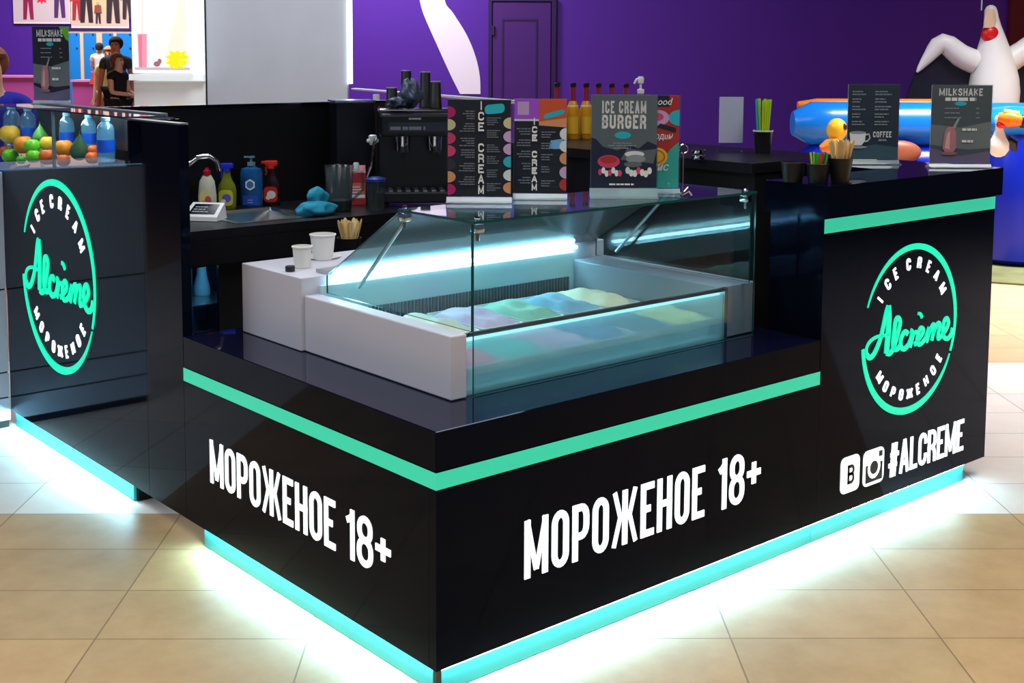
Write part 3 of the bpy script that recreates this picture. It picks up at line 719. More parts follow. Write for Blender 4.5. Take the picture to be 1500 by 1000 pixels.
for gx in (-.06, .10):
    mb = MB(); mb.lathe([(.036,.27),(.038,.343)], c=(gx,-.10,0), n=20); gh = mb.build('group_head', CHROME, e, True)
    mb = MB(); mb.tube([(gx,-.13,.285),(gx,-.19,.28),(gx,-.27,.262)], [.011,.013,.016], 10); mb.build('portafilter_handle', DARKPL, gh, True)
mb = MB(); mb.tube([(-.185,-.10,.34),(-.20,-.14,.31),(-.215,-.16,.2),(-.24,-.17,.13)], .006, 8); mb.build('steam_wand', CHROME, e, True)
mb = MB(); mb.lathe([(.014,0),(.02,.01),(.02,.045),(.012,.05)], c=(-.205,-.09,.30), n=14); mb.box((-.235,-.105,.312), (-.175,-.075,.328), .004); mb.build('steam_knob', WHITEPL, e, True)
sh = Sheet(lambda u, v, d: (u, -.1705-d, v)); sh.rect(-.13, .37, .19, .415, matte('panel_dark_grey', (44, 48, 58), .3)); sh.lines(-.12, .18, .378, .405, 1, INK_G, random, fill=.6); sh.rect(-.03, .428, .03, .437, INK_SL); sh.build('control_panel', e)
mb = MB(); mb.tube([(-.17,-.15,.475),(.21,-.15,.475)], .005, 8); mb.tube([(-.17,-.15,.475),(-.17,.22,.475)], .005, 8)
for q in ((-.17,-.15),(.21,-.15),(-.17,.22)): mb.tube([(q[0],q[1],.45),(q[0],q[1],.476)], .004, 6)
mb.build('cup_rail', CHROME, e, True)
CUPB = mat('black_paper_cup', (.008, .008, .01), .45)
MW = ROOTS[e.name]
def cup_stack(px, pytop, dy, label, n):
    # stacks stand upside down on the machine's top
    zt = ZK+.472; q = on('Z', zt+.02, px, 158); base = (MW @ Vector((0, dy, 0))); d = ray(px, 150); k = (base-CAM).dot(FWD)/d.dot(FWD)
    pp = CAM+d*k; h = (on_depth_z(px, pytop, k)-zt)
    t = thing('cup_stack', label, 'cups', (pp.x, pp.y, zt), 0, 'black paper cups on the coffee machine')
    mb = MB(); prof = [(.034, 0)]
    for i in range(n): prof += [(.034-.001*i, .005+.012*i), (.0325-.001*i, .007+.012*i)]
    prof += [(.026, h-.003), (.024, h)]
    mb.lathe(prof, n=22); mb.build('cup', CUPB, t, True)
    mb = MB(); mb.lathe([(.0265, h-.004), (.0270, h+.001), (.0245, h+.0012), (.024, h-.001)], n=22, cap0=False, cap1=False); mb.build('rim', mat('cup_rim_grey', S(190, 190, 195), .5), t, True)
def on_depth_z(px, py, k): return (CAM+ray(px, py)*k).z
cup_stack(574, 128, .02, 'shortest black cup stack, leftmost on the coffee machine', 2)
cup_stack(595, 103, .16, 'tall black cup stack left of the crumpled grey bag', 5)
cup_stack(623, 105, .18, 'tall black cup stack right behind the crumpled grey bag', 5)
cup_stack(638, 119, .08, 'wide black cup stack at the right end of the coffee machine', 3)
pp = MW @ Vector((-.02, -.02, .53)); mb = MB(); lump(mb, (0,0,0), (.052,.05,.07), .2, 11, 40, 26); lump(mb, (-.075,.0,-.042), (.06,.045,.026), .2, 13)
o = mb.build('plastic_bag', mat('grey_plastic_bag', S(70, 82, 102), .3, var=.4, vscale=30, bump=.6), None, True, angle=180); o.location = (pp.x, pp.y, ZK+.472+.078); tag(o, 'crumpled grey plastic bag on top of the coffee machine', 'bag')

# small glass-door fridge under the sink counter, left end
fg = thing('undercounter_fridge', 'dark glass-door fridge under the sink counter behind the gate', 'fridge', (.65, 2.75, 0))
FT, FX0, FX1 = .755, .455, .86
mb = MB(); mb.box((FX0, 2.50, .0), (FX0+.02, 3.05, FT)); mb.box((FX1-.02, 2.50, .0), (FX1, 3.05, FT)); mb.box((FX0+.021, 3.03, 0), (FX1-.021, 3.05, FT)); mb.box((FX0+.021, 2.5, FT-.02), (FX1-.021, 3.03, FT)); mb.box((FX0+.021, 2.5, .0), (FX1-.021, 3.03, .06)); mb.build('cabinet', BLACKSAT, fg, world=True)
for z_ in (.555, .440):
    mb = MB(); mb.box((FX0+.025, 2.53, z_-.006), (FX1-.025, 3.0, z_)); mb.build('shelf', STEELB, fg, world=True)
mb = MB(); mb.box((FX0, 2.478, .03), (.53, 2.498, FT)); mb.box((.695, 2.478, .03), (FX1, 2.498, FT)); mb.box((.53, 2.478, .03), (.695, 2.498, .08)); mb.box((.53, 2.478, FT-.025), (.695, 2.498, FT)); d = mb.build('door', BLACKSAT, fg, world=True)
mb = MB(); mb.box((.531, 2.484, .081), (.694, 2.490, FT-.026)); mb.build('door_glass', thin_glass('fridge_glass', (.6, .74, .88), 1.0), d).matrix_parent_inverse = Matrix.Translation(-fg.location)
mb = MB(); mb.box((FX0+.03, 3.005, .10), (FX1-.03, 3.02, FT-.05)); mb.build('light_panel', glow('fridge_glow', (.03, .075, .15), .55), fg, world=True)
mb = MB(); mb.box((FX0+.03, 2.56, FT-.032), (FX1-.03, 2.58, FT-.022)); mb.build('lamp', glow('fridge_lamp', (.6, .9, 1), 14), fg, world=True)
FB = mat('frosted_bottle', S(130, 190, 205), .4)
t = thing('milk_bottle', 'pale bottle standing on the upper shelf of the small fridge', 'bottle', (.745, 2.74, .556))
mb = MB(); mb.lathe([(.034,0),(.037,.008),(.036,.04),(.022,.095),(.020,.125)], n=20); mb.build('bottle_body', FB, t, True)
mb = MB(); mb.lathe([(.023,.126),(.023,.15)], n=16); mb.build('cap', FB, t, True)
t = thing('milk_cup', 'dim pale cup on the lower shelf of the small fridge', 'cup', (.745, 2.74, .441))
mb = MB(); mb.lathe([(.024,0),(.032,.075),(.034,.08),(.031,.08),(.023,.004)], n=20); mb.build('cup_body', FB, t, True)

# ------------------------------------------------------------------ the ice cream display case
XL, XW, XR, YN, YB, YE = .20, 1.36, 1.535, .21, .955, 1.335
ZR, ZB2, ZG = .882, .942, 1.188
GX0, GX1 = .275, 1.49
ic = thing('ice_cream_display', 'lit glass ice cream display case standing on the low black counter', 'display case', (.87, .77, Z1))
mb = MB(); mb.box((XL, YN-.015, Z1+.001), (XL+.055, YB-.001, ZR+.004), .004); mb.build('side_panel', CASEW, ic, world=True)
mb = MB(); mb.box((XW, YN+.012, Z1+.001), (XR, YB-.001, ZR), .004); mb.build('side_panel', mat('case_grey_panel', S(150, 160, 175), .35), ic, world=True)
mb = MB(); mb.box((XL-.012, YB, Z1+.001), (XR, YE, ZB2), .003); mb.build('rear_body', CASEW, ic, world=True)
WELL = mat('well_white', (.66, .86, .92), .35)
mb = MB(); mb.box((XL+.056, YN+.012, Z1+.002), (XW-.001, YB-.02, Z1+.012)); mb.build('well_floor', WELL, ic, world=True)
mb = MB(); mb.box((XL+.056, YB-.02, Z1+.012), (XW-.001, YB-.001, ZB2-.03)); mb.build('well_back', WELL, ic, world=True)
mb = MB()
for k in range(64):
    x = .40+k*.0146; mb.box((x, YB-.026, Z1+.03), (x+.0085, YB-.0205, Z1+.118))
mb.build('vent_grille', mat('vent_slots', (.08, .13, .16), .5), ic, world=True)
mb = MB(); mb.box((GX0+.03, YB-.026, ZB2-.016), (XW+.01, YB-.004, ZB2-.007)); mb.build('light_strip', glow('case_led', (.50, .93, 1), 21), ic, world=True)
mb = MB(); mb.tube([(XL+.05, YN, ZR-.004), (XW, YN, ZR-.006)], .0075, 8); mb.build('front_rail', STEEL, ic, True, world=True)
mb = MB(); mb.box((XW-.006, YN-.006, Z1+.001), (XW+.010, YN+.010, ZR)); mb.build('corner_post', STEEL, ic, world=True)
mb = MB(); mb.box((XL+.06, YN+.010, ZR-.024), (XW-.012, YN+.020, ZR-.014)); mb.build('front_fill_strip', glow('front_fill_glow', (.50, .93, 1), 2.6), ic, world=True)  # unseen glowing strip, added to brighten lower glass and front tubs
FROST = thin_glass('frosted_lower_glass', (.86, .98, 1), 1.0, .05, .36, (.62, .94, 1))
mb = MB(); mb.box((XL+.056, YN, Z1+.002), (XW-.007, YN+.006, ZR-.012)); mb.build('lower_glass', FROST, ic, world=True)
def pane(name, pts, th, mt=GLASS):
    mb = MB(); mb.poly(pts, th); o = mb.build(name, [mt, GEDGE], ic, world=True)
    me = o.data; n = max(f.area for f in me.polygons)
    for f in me.polygons:
        if f.area < n*.2: f.material_index = 1
    return o
pane('front_glass', [(GX0, YN-.020, Z1+.002), (GX1, YN-.020, Z1+.002), (GX1, YN-.020, ZG), (GX0, YN-.020, ZG)], (0, .006, 0))
pane('top_glass', [(GX0-.002, YN-.022, ZG+.001), (GX1+.002, YN-.022, ZG+.001), (GX1+.002, .545, ZG+.001), (GX0-.002, .545, ZG+.001)], (0, 0, .007))
for x in (GX0-.004, GX1-.02):
    pane('side_glass', [(x, YN-.012, ZR+.006), (x, YN-.012, ZG-.001), (x, .54, ZG-.001), (x, .935, ZB2+.003), (x, .935, ZR+.006)], (.006, 0, 0))
MIRR = mat('slanted_lid_metal', (.62, .72, .76), .12, .85)
mb = MB(); mb.loft([[(GX0+.012, .55, ZG-.006), (GX1-.03, .55, ZG-.006), (GX1-.03, .556, ZG-.001), (GX0+.012, .556, ZG-.001)], [(GX0+.012, .935, ZB2+.004), (GX1-.03, .935, ZB2+.004), (GX1-.03, .941, ZB2+.009), (GX0+.012, .941, ZB2+.009)]])
mb.build('slanted_lid', thin_glass('lid_tinted', (.5, .58, .6), 1.1, .12, .10, (.42, .5, .52)), ic, world=True)
mb = MB(); mb.box((GX0+.01, .946, ZB2+.001), (GX1, 1.02, ZB2+.012)); mb.build('lid_track', STEELB, ic, world=True)
for x in (GX0+.03, GX1-.045):
    mb = MB(); mb.tube([(x, .54, ZG-.02), (x, .80, ZR+.04)], .006, 8); mb.build('strut', STEELB, ic, True, world=True)
for x, y in ((GX0+.028, YN), (GX0+.012, .53), (GX1-.03, YN), (GX1-.03, .53)):
    mb = MB(); mb.box((x-.014, y-.016, ZG-.028), (x+.014, y+.016, ZG-.004), .004); mb.lathe([(.007, ZG+.009), (.009, ZG+.013), (.007, ZG+.018)], c=(x, y, 0), n=12); mb.lathe([(.006, ZG-.05), (.006, ZG-.028)], c=(x, y, 0), n=10); mb.build('clamp', CHROME, ic, True, world=True)
# tubs of ice cream
TUB = mat('tub_white', (.75, .8, .8), .35)
colsF = [('pink', (245, 110, 140)), ('turquoise', (10, 200, 200)), ('lilac', (236, 180, 226)), ('teal blue', (10, 120, 175)), ('deep teal', (10, 105, 140)), ('pale yellow', (242, 232, 150))]
colsB = [('aqua', (90, 205, 200)), ('cream white', (236, 232, 215)), ('pale lilac', (224, 200, 232)), ('mint', (160, 225, 200)), ('pale blue', (150, 205, 235)), ('vanilla', (240, 232, 200))]
def tub(x, y, wx, wy, nm, rgb, label, seed, hh=.052):
    t = thing('ice_cream_tub', label, 'ice cream tub', (x, y, Z1+.013), 0, 'ice cream tubs in the display case')
    a, b = wx/2, wy/2
    mb = MB(); R = lambda k, z: [(u, v, z) for u, v in rrect(-a*k, -b*k, a*k, b*k, .018, .018, 3)]
    mb.loft([R(.92, 0), R(.98, hh), R(1.0, hh), R(1.0, hh+.004), R(.95, hh+.004), R(.9, .01)], cap0=True, cap1=True); mb.build('tray', TUB, t)
    rnd = random.Random(seed); ph = [rnd.uniform(0, 6.3) for _ in range(4)]
    nx, ny = 16, 20; mb = MB(); g = []
    for j in range(ny+1):
        row = []
        for i in range(nx+1):
            u, v = -1+2*i/nx, -1+2*j/ny
            z = hh-.008+.034*(1-u**4)*(1-v**4)+.006*math.sin(5*u+ph[0]+2*v)+.005*math.sin(7*v+ph[1]+3*u*u)
            if max(abs(u), abs(v)) > .99: z = hh-.012
            row.append(mb.v((u*a*.93, v*b*.95, z)))
        g.append(row)
    for j in range(ny):
        for i in range(nx): mb._face([g[j][i], g[j][i+1], g[j+1][i+1], g[j+1][i]])
    mb.build('ice_cream', mat('ice_cream_'+nm.replace(' ', '_'), S(*rgb), .6, var=.12, vscale=25, bump=.3), t, True, angle=180)
xs = [XL+.056+(XW-XL-.057)*(i+.5)/6 for i in range(6)]
ordn = ['first', 'second', 'third', 'fourth', 'fifth', 'sixth']
for i, (n, c) in enumerate(colsF): tub(xs[i], .395, .17, .30, n, c, '%s ice cream tub, %s from left in the front row of the case' % (n, ordn[i]), i)
for i, (n, c) in enumerate(colsB): tub(xs[i], .735, .17, .32, n, c, '%s ice cream tub, %s from left in the row by the grille' % (n, ordn[i]), 20+i, .058)

# cups and spoons at the rear ledge of the case
def paper_cup(name, px, py, z, rtop, rbot, h, m, label, cat, group=None, up=True, dx=0):
    p = place(px, py, z); p.z = z
    t = thing(name, label, cat, p, 0, group)
    a, b = (rbot, rtop) if up else (rtop, rbot)
    mb = MB(); mb.lathe([(a, 0), (b, h), (b+.003, h+.001), (b+.003, h+.005), (b-.001, h+.006), (b-.002, h), (a*.97, .004)], n=26); mb.build('cup', m, t, True)
    return t
LZ = ZB2+.001
paper_cup('paper_cup', 473, 379, LZ, .043, .034, .082, PAPER, 'taller white paper cup stack at the back edge of the case', 'cup', 'white paper cups')
t = paper_cup('paper_cup', 443, 391, LZ, .032, .027, .066, PAPER, 'shorter white paper cup left on the rear ledge of the case', 'cup', 'white paper cups')
p = place(425, 397, LZ); mb = MB(); mb.lathe([(.015,0),(.016,.002),(.016,.015),(.013,.018)], n=18); o = mb.build('bottle_cap', DARKPL, None, True); o.location = p; tag(o, 'small black cap in front of the white paper cups', 'cap')
mb = MB(); mb.lathe([(.06,0),(.065,.003),(.068,.005)], n=24); o = mb.build('saucer', WHITEPL, None, True); o.location = place(448, 384, LZ)+Vector((.10,.06,0)); tag(o, 'flat white plate lying behind the white paper cups', 'plate')
WOODS = [mat('spoon_wood_light', S(232, 208, 150), .7, var=.08), mat('spoon_wood_warm', S(214, 176, 112), .7, var=.08)]
def spoon_cup(loc, label, grp, n, rt, rb, h, ln, splay):
    t = thing('spoon_cup', label, 'cup', loc)
    mb = MB(); mb.lathe([(rb,0),(rt,h),(rt+.002,h+.002),(rt-.002,h+.002),(rb*.95,.004)], n=26); mb.build('cup', CUPB, t, True)
    for i in range(n):
        a = 2*PI*i/n+random.uniform(-.1, .1); k = random.uniform(.75, .98) if i % 3 else random.uniform(.2, .6)
        d = Vector((math.cos(a), math.sin(a), 0)); b = loc+d*(rb*.6*k)+Vector((0,0,.012)); e = loc+d*(rt*.9*k+splay*k)+Vector((0,0,h+ln*random.uniform(.9, 1.02)))
        ax = (e-b).normalized(); sd = ax.cross(d).normalized(); nn = sd.cross(ax)
        mb = MB(); ws = [.004, .004, .006, .0085, .008, .003]; ts = [0, .55, .66, .8, .93, 1]
        mb.loft([[b+(e-b)*q+sd*s_*w_+nn*.0008*o_ for s_, o_ in ((-1,-1),(1,-1),(1,1),(-1,1))] for q, w_ in zip(ts, ws)])
        s_ = mb.build('wooden_spoon', WOODS[i % 2]); tag(s_, 'pale wooden spoon standing in the %s' % grp, 'spoon', 'wooden spoons in the '+grp)
p = base_at(511, 1.60, .83); st = thing('cup_shelf', 'small black shelf behind the ice cream case holding a cup of spoons', 'shelf', (p.x, p.y, 0))
mb = MB(); mb.box((-.16,-.12,.835), (.16,.12,.865)); mb.build('shelf_board', BLACKSAT, st); mb = MB(); mb.box((-.15,-.11,0), (.15,.11,.834)); mb.build('cabinet', BLACKSAT, st)
spoon_cup(Vector((p.x, p.y, .866)), 'black cup of wooden spoons behind the slanted glass of the case', 'cup behind the case', 20, .046, .034, .075, .072, .014)

# ------------------------------------------------------------------ acrylic menu stands
def holder(name, label, px, pybase, z, wpx, hpx, yaw, foot=.035, lift=6, group=None):
    p = place(px, pybase, z); k = m_px(p); W, H = wpx*k, hpx*k; lf = lift*k
    t = thing(name, label, 'menu', (p.x, p.y, z), FACE+yaw, group)
    mb = MB(); mb.box((-W/2-.004, -.0045, lf), (W/2+.004, -.0025, H+.004)); mb.box((-W/2-.004, .0025, lf), (W/2+.004, .0045, H+.004)); mb.build('acrylic_sleeve', ACRYL, t)
    mb = MB(); mb.loft([[(-W/2-.004, a_, b_), (W/2+.004, a_, b_)][::1]+[(W/2+.004, c_, d_), (-W/2-.004, c_, d_)] for a_, b_, c_, d_ in ((-.006, lf-.0005, .006, lf-.0005), (-.012, .004, .012, .004), (-foot, .003, foot, .003), (-foot, 0, foot, 0))]); mb.build('acrylic_foot', ACRYLF, t)
    mb = MB(); mb.box((-W/2, -.0015, lf+.002), (W/2, .0015, H)); mb.build('card', INK_DK if 0 else PAPER, t)
    return t, (lambda u, v, d: ((u-.5)*W, -.0016-d*.5, lf+.002+v*(H-lf-.002))), W, H
ZT = ZG+.0085
def ice_menu(px, pyb, wpx, hpx, yaw, label, variant):
    t, fr, W, H = holder('menu_stand', label, px, pyb, ZT, wpx, hpx, yaw, lift=8)
    sh = Sheet(fr); rn = random.Random(variant)
    sh.rect(0, 0, 1, 1, INK_DK)
    if variant == 1:
        for v, c in ((.87, INK_MG), (.74, INK_CR), (.60, INK_PK), (.47, INK_PK), (.33, matte('print_plum', (58, 44, 66))), (.20, INK_PE), (.07, INK_MG)): sh.disc(.0, v, .125, .06, c, 14, -90, 90)
        for v, c in ((.76, INK_CR), (.62, INK_LP), (.49, INK_LP), (.36, INK_CY), (.22, INK_W), (.09, INK_PE)): sh.disc(1.0, v, .12, .06, c, 14, 90, 270)
        sh.poly([(.585+.3*u, .895+.07*v+.02*u) for u, v in rrect(0,-.7,1.05,.7,.2,.6,4)], INK_CY)
        yy = (.80, .67, .52, .40, .26, .12)
        for y in yy: sh.lines(.17, .43, y, y+.10, 4, INK_G, rn, 'r'); sh.lines(.62, .86, y-.06, y+.03, 4, INK_G, rn)
        col = .53; vs = (1.0, .02)
        for i, ch in enumerate('ICE CREAM'):
            if ch != ' ':
                v1 = .985-i*.1085; sh.block(ch, col-(.045 if ch != 'I' else .025), col+(.045 if ch != 'I' else .025), v1-.092, v1, INK_W, wt=.019)
    else:
        sh.rect(0, .77, .47, 1, INK_VI); sh.rect(.06, .83, .28, .97, INK_LP); sh.rect(.0, .765, .47, .785, INK_W)
        sh.poly([(.47,.72),(1,.70),(1,1),(.47,1)], INK_OR); sh.poly([(.47,.76),(.47,.72),(1,.70),(1,.80)], INK_PE)
        sh.poly([(.56+.4*u, .81+.04*v+.06*u) for u, v in rrect(0,-.7,1,.7,.2,.6,4)], INK_CY)
        sh.poly([(.66,.47),(.90,.47),(.94,.58),(.70,.56)], matte('print_sky', (120, 190, 240)))
        for v, c in ((.63, INK_W), (.50, INK_W), (.37, INK_PE), (.22, INK_LP), (.09, INK_RD)): sh.disc(1.0, v, .13, .065, c, 14, 90, 270)
        for y in (.62, .50, .38, .25, .10): sh.lines(.04, .32, y, y+.085, 3, INK_G, rn, 'r'); sh.lines(.52, .80, y-.03, y+.05, 3, INK_G, rn)
        for i, ch in enumerate('ICE CREAM'):
            if ch != ' ':
                v1 = .80-i*.0875; sh.block(ch, .39-(.05 if ch != 'I' else .03), .39+(.05 if ch != 'I' else .03), v1-.074, v1, INK_W, wt=.021)
    sh.build('printed_menu', t)
ice_menu(702, 296, 92, 150, -.02, 'black ice cream menu with scoops down both edges, leftmost on the case', 1)
ice_menu(791, 291, 76, 146, -.05, 'black ice cream menu with violet and orange top, second on the case', 2)
t, fr, W, H = holder('menu_stand', 'grey burger menu stand at the middle of the glass top', 913, 289, ZT, 96, 150, .0, lift=14)
sh = Sheet(fr); rn = random.Random(4)
sh.rect(0,0,1,1, INK_GR); sh.poly([(0,0),(1,0),(1,.46),(.86,.50),(.72,.42),(.60,.46),(.40,.40),(.18,.44),(.08,.52),(0,.54)], INK_NV); sh.poly([(.45,.30),(.95,.26),(1,.42),(.8,.40),(.55,.42)], INK_GR)
sh.block('ICE CREAM', .16, .83, .80, .935, INK_W, wt=.024, gap=.02); sh.block('BURGER', .16, .83, .635, .785, INK_W, wt=.031, gap=.024)
sh.disc(.48, .565, .125, .04, INK_CY); sh.lines(.25, .70, .42, .50, 3, INK_SL, rn, 'c')
sh.disc(.27, .28, .17, .07, INK_PK); sh.disc(.27, .30, .13, .04, INK_RD); sh.disc(.66, .36, .15, .035, INK_W); sh.disc(.68, .31, .15, .045, INK_SL); sh.disc(.64, .25, .14, .03, INK_GR)
for i in range(7): sh.disc(.14+.05*i, .165+.02*math.sin(i*2), .03, .035, INK_W if i % 3 else INK_PK); sh.disc(.56+.055*i, .165+.02*math.cos(i*2), .035, .038, INK_W if (i+1) % 4 else INK_PK)
sh.lines(.26, .68, .025, .045, 1, INK_W, rn, 'c', .9); sh.build('printed_menu', t)
t, fr, W, H = holder('flyer_stand', 'red flyer with orange slice half hidden behind the burger menu', 952, 282, ZT, 84, 142, .1, lift=6)
sh = Sheet(fr); sh.rect(0,0,1,1, INK_RD); sh.poly([(.3,0),(1,0),(1,.50),(.85,.42),(.7,.30),(.5,.24)], INK_TQ); sh.rect(.3,.88,.82,1, INK_DK); sh.disc(.62,.76,.20,.085, INK_LP); sh.disc(.60,.77,.12,.045, INK_PK); sh.disc(1.0,.76,.19,.085, INK_CY, 14, 90, 270)
sh.poly([(.60,.66),(.94,.60),(.94,.65),(.66,.70)], INK_DK); sh.disc(.60,.34,.20,.10, INK_YE); sh.disc(.60,.34,.16,.075, INK_OR); sh.disc(.60,.34,.13,.06, INK_YE)
sh.type('mood', .48, .90, .105, INK_W, .25, 1.5, .01); sh.type('с одuн', .44, .53, .10, INK_W, .25, 1.4, .01); sh.type('пис', .50, .19, .12, INK_W, .25, 1.5, .01)
sh.build('printed_flyer', t)
p = place(1000, 290, ZT); t = thing('clip_stand', 'thin metal rod with ring on top right of the flyer', 'stand', (p.x, p.y, ZT)); k = m_px(p)
mb = MB(); mb.tube([(0,0,.002),(0,0,66*k)], .0022, 8); mb.build('rod', CHROME, t, True)
mb = MB(); rr = [Vector((RGT.x*math.cos(a), RGT.y*math.cos(a), math.sin(a)))*.014 for a in [2*PI*i/20 for i in range(21)]]; mb.tube([q+Vector((0,0,66*k+.014)) for q in rr], .0018, 6); mb.build('ring', CHROME, t, True)
mb = MB(); mb.lathe([(.016,0),(.016,.003),(.004,.006)], n=16); mb.tube([(.0,0,.012),(.02,-.008,.022),(.030,-.012,.008)], .0035, 6); mb.tube([(.006,0,.02),(.018,-.006,.034)], .003, 6); mb.build('foot', CHROME, t, True)

# right slab: coffee and milkshake menus
t, fr, W, H = holder('menu_stand', 'dark coffee menu with white cup on the tall right counter', 1277, 240, ZS+.001, 76, 116, .05, lift=6)
sh = Sheet(fr); rn = random.Random(9); sh.rect(0,0,1,1, matte('coffee_slate', (46, 58, 68))); sh.poly([(0,0),(1,0),(1,.16),(.55,.20),(0,.14)], matte('coffee_teal', (70, 100, 110)))
for y in (.86, .76, .66, .56, .46): sh.lines(.08, .36, y, y+.075, 2, INK_SL, rn); sh.lines(.52, .86, y, y+.075, 2, INK_SL, rn)
sh.block('COFFEE', .50, .86, .295, .375, INK_W, wt=.016, gap=.014); sh.lines(.56, .82, .245, .28, 1, INK_SL, rn, 'c', .8)
sh.poly([(.04,.36),(.36,.36),(.345,.25),(.28,.19),(.12,.19),(.06,.25)], INK_W); sh.disc(.20,.36,.16,.02, INK_SL); sh.disc(.20,.165,.19,.018, INK_SL); sh.mb.mi = 0
d_ = sh._m(INK_W); sh.mb.ribbon([(.35,.33),(.42,.34),(.44,.29),(.40,.25),(.34,.24)], .022, lambda u, v, q: fr(u, v, d_), thick=.0)
sh.build('printed_menu', t)
def milkshake(px, pyb, z, wpx, hpx, yaw, label, bg, green):
    t, fr, W, H = holder('menu_stand', label, px, pyb, z, wpx, hpx, yaw, lift=5)
    sh = Sheet(fr); rn = random.Random(px); sh.rect(0,0,1,1, bg); sh.poly([(0,.5),(.5,.46),(1,.54),(1,.2),(.6,.18),(0,.24)], matte('shake_glare_grey', (128, 136, 134))); sh.poly([(0,0),(1,0),(1,.16),(.5,.10),(0,.2)], matte('shake_plum', (126, 112, 140)))  # mid-grey band: glare on the menu put into the print colour
    if green: sh.poly([(.74,1),(1,1),(1,.80),(.92,.83)], INK_LG)
    sh.block('MILKSHAKE', .12, .84, .865, .96, INK_W, wt=.019, gap=.018); sh.lines(.12, .84, .80, .845, 1, INK_W, rn, 'c', .95); sh.disc(.48, .765, .10, .028, INK_CY)
    for y in (.70, .64, .58): sh.lines(.22, .60, y, y+.028, 1, INK_SL, rn); sh.lines(.74, .84, y, y+.028, 1, INK_SL, rn)
    sh.lines(.52, .84, .42, .455, 1, INK_W, rn, 'l', .9); sh.lines(.52, .84, .27, .305, 1, INK_W, rn, 'l', .9)
    sh.poly([(.20,.20),(.23,.40),(.28,.47),(.38,.47),(.42,.40),(.43,.20),(.38,.14),(.25,.14)], matte('shake_pink', (178, 120, 128))); sh.poly([(.24,.20),(.27,.38),(.32,.42),(.32,.18)], matte('shake_light', (214, 168, 170))); sh.poly([(.36,.46),(.44,.58),(.47,.57),(.40,.45)], INK_SL); sh.disc(.32, .13, .14, .02, matte('shake_base', (150, 100, 104)))
    sh.build('printed_menu', t)
milkshake(1405, 245, ZS+.001, 88, 120, .0, 'grey milkshake menu at the right end of the tall counter', matte('shake_dark', (84, 96, 100)), False)
p0 = on('X', .3, 76, 152)
milkshake(77, 152, 1.4225, 52, 112, .05, 'milkshake menu with bright green corner on the fruit case', matte('shake_black', (32, 32, 40)), True)

# cups, straws, spoons, napkins on the right slab
p = place(1230, 268, ZS+.001); k = m_px(p)
spoon_cup(Vector((p.x, p.y, ZS+.001)), 'black cup packed with wooden spoons at the front of the tall counter', 'cup on the tall counter', 22, 18*k, 13*k, 36*k, 28*k, 4*k)
STR = [mat('straw_'+n, S(*c), .4) for n, c in (('lime', (190, 220, 20)), ('green', (60, 170, 50)), ('cyan', (40, 170, 190)), ('yellow', (225, 225, 60)), ('red', (220, 60, 50)))]
def straws(t_loc, n, rt, h, ln, grp, rs, cols):
    for i in range(n):
        a = 2*PI*i/n*1.0+random.uniform(-.2, .2); q = rt*(.35+.5*random.random()); d = Vector((math.cos(a), math.sin(a), 0))
        mb = MB(); mb.tube([t_loc+d*q*.6+Vector((0,0,.006)), t_loc+d*q*1.15+Vector((0,0,h+ln*random.uniform(.92, 1)))], rs, 8)
        c = random.choice(cols); o = mb.build('drinking_straw', STR[c], None, True); tag(o, '%s drinking straw in the %s' % (('lime', 'green', 'blue', 'yellow', 'red')[c], grp), 'straw', '%s straws in the %s' % (('lime', 'green', 'blue', 'yellow', 'red')[c], grp))
for i, (px, py, lb) in enumerate(((1161, 266, 'left of two short black cups without straws on the tall counter'), (1198, 268, 'right of two short black cups, holding short straws'))):
    p = place(px, py, ZS+.001); k = m_px(p); t = thing('black_cup', lb, 'cup', (p.x, p.y, ZS+.001), 0, 'short black cups')
    mb = MB(); mb.lathe([(14*k,0),(17*k,28*k),(17.6*k,28.5*k),(17*k,29*k),(13*k,.004)], n=26); mb.build('cup', CUPB, t, True)
    if i: straws(Vector((p.x, p.y, ZS+.001)), 9, 15*k, 28*k, 17*k, 'short black cup', .0032, [0, 1, 1, 4])
p = place(1117, 224, ZS+.001); k = m_px(p); t = thing('straw_cup', 'black cup of long bright straws on the back counter', 'cup', (p.x, p.y, ZS+.001))
mb = MB(); mb.lathe([(11*k,0),(14*k,32*k),(14.6*k,33*k),(13.6*k,33*k),(10.5*k,.004)], n=26); mb.build('cup', CUPB, t, True)
mb = MB(); mb.lathe([(14.7*k,31.5*k),(14.9*k,33.5*k),(13.8*k,33.6*k)], n=26, cap0=False, cap1=False); mb.build('rim', PAPER, t, True)
straws(Vector((p.x, p.y, ZS+.001)), 17, 14*k, 33*k, 47*k, 'cup on the back counter', .0042, [0, 0, 0, 1, 2, 3])
p = place(1070, 222, ZS+.001); t = thing('card_stand', 'blank white card in a clear stand beside the straw cup', 'card stand', (p.x, p.y, ZS+.001), FACE); k = m_px(p)
mb = MB(); mb.box((-18*k,-.004,0), (18*k,-.002,81*k)); mb.box((-18*k,.0025,0), (18*k,.0045,81*k)); mb.box((-18*k,.005,0), (18*k,.05,.003)); mb.build('acrylic_stand', ACRYL, t)
mb = MB(); mb.box((-17.5*k,-.001,13*k), (17.5*k,.0015,80*k)); mb.build('card', mat('lavender_white_card', S(216, 214, 236), .6), t)
p = place(1265, 234, ZS+.001); mb = MB(); mb.loft([[(-.05,-.03,0),(.05,-.03,0),(.05,.03,0),(-.05,.03,0)], [(-.04,-.022,.016),(.035,-.022,.014),(.035,.022,.014),(-.04,.022,.018)]]); o = mb.build('napkin', PAPER); o.location = p; o.rotation_euler = (0,0,FACE); tag(o, 'folded white napkin in front of the coffee menu', 'napkin')
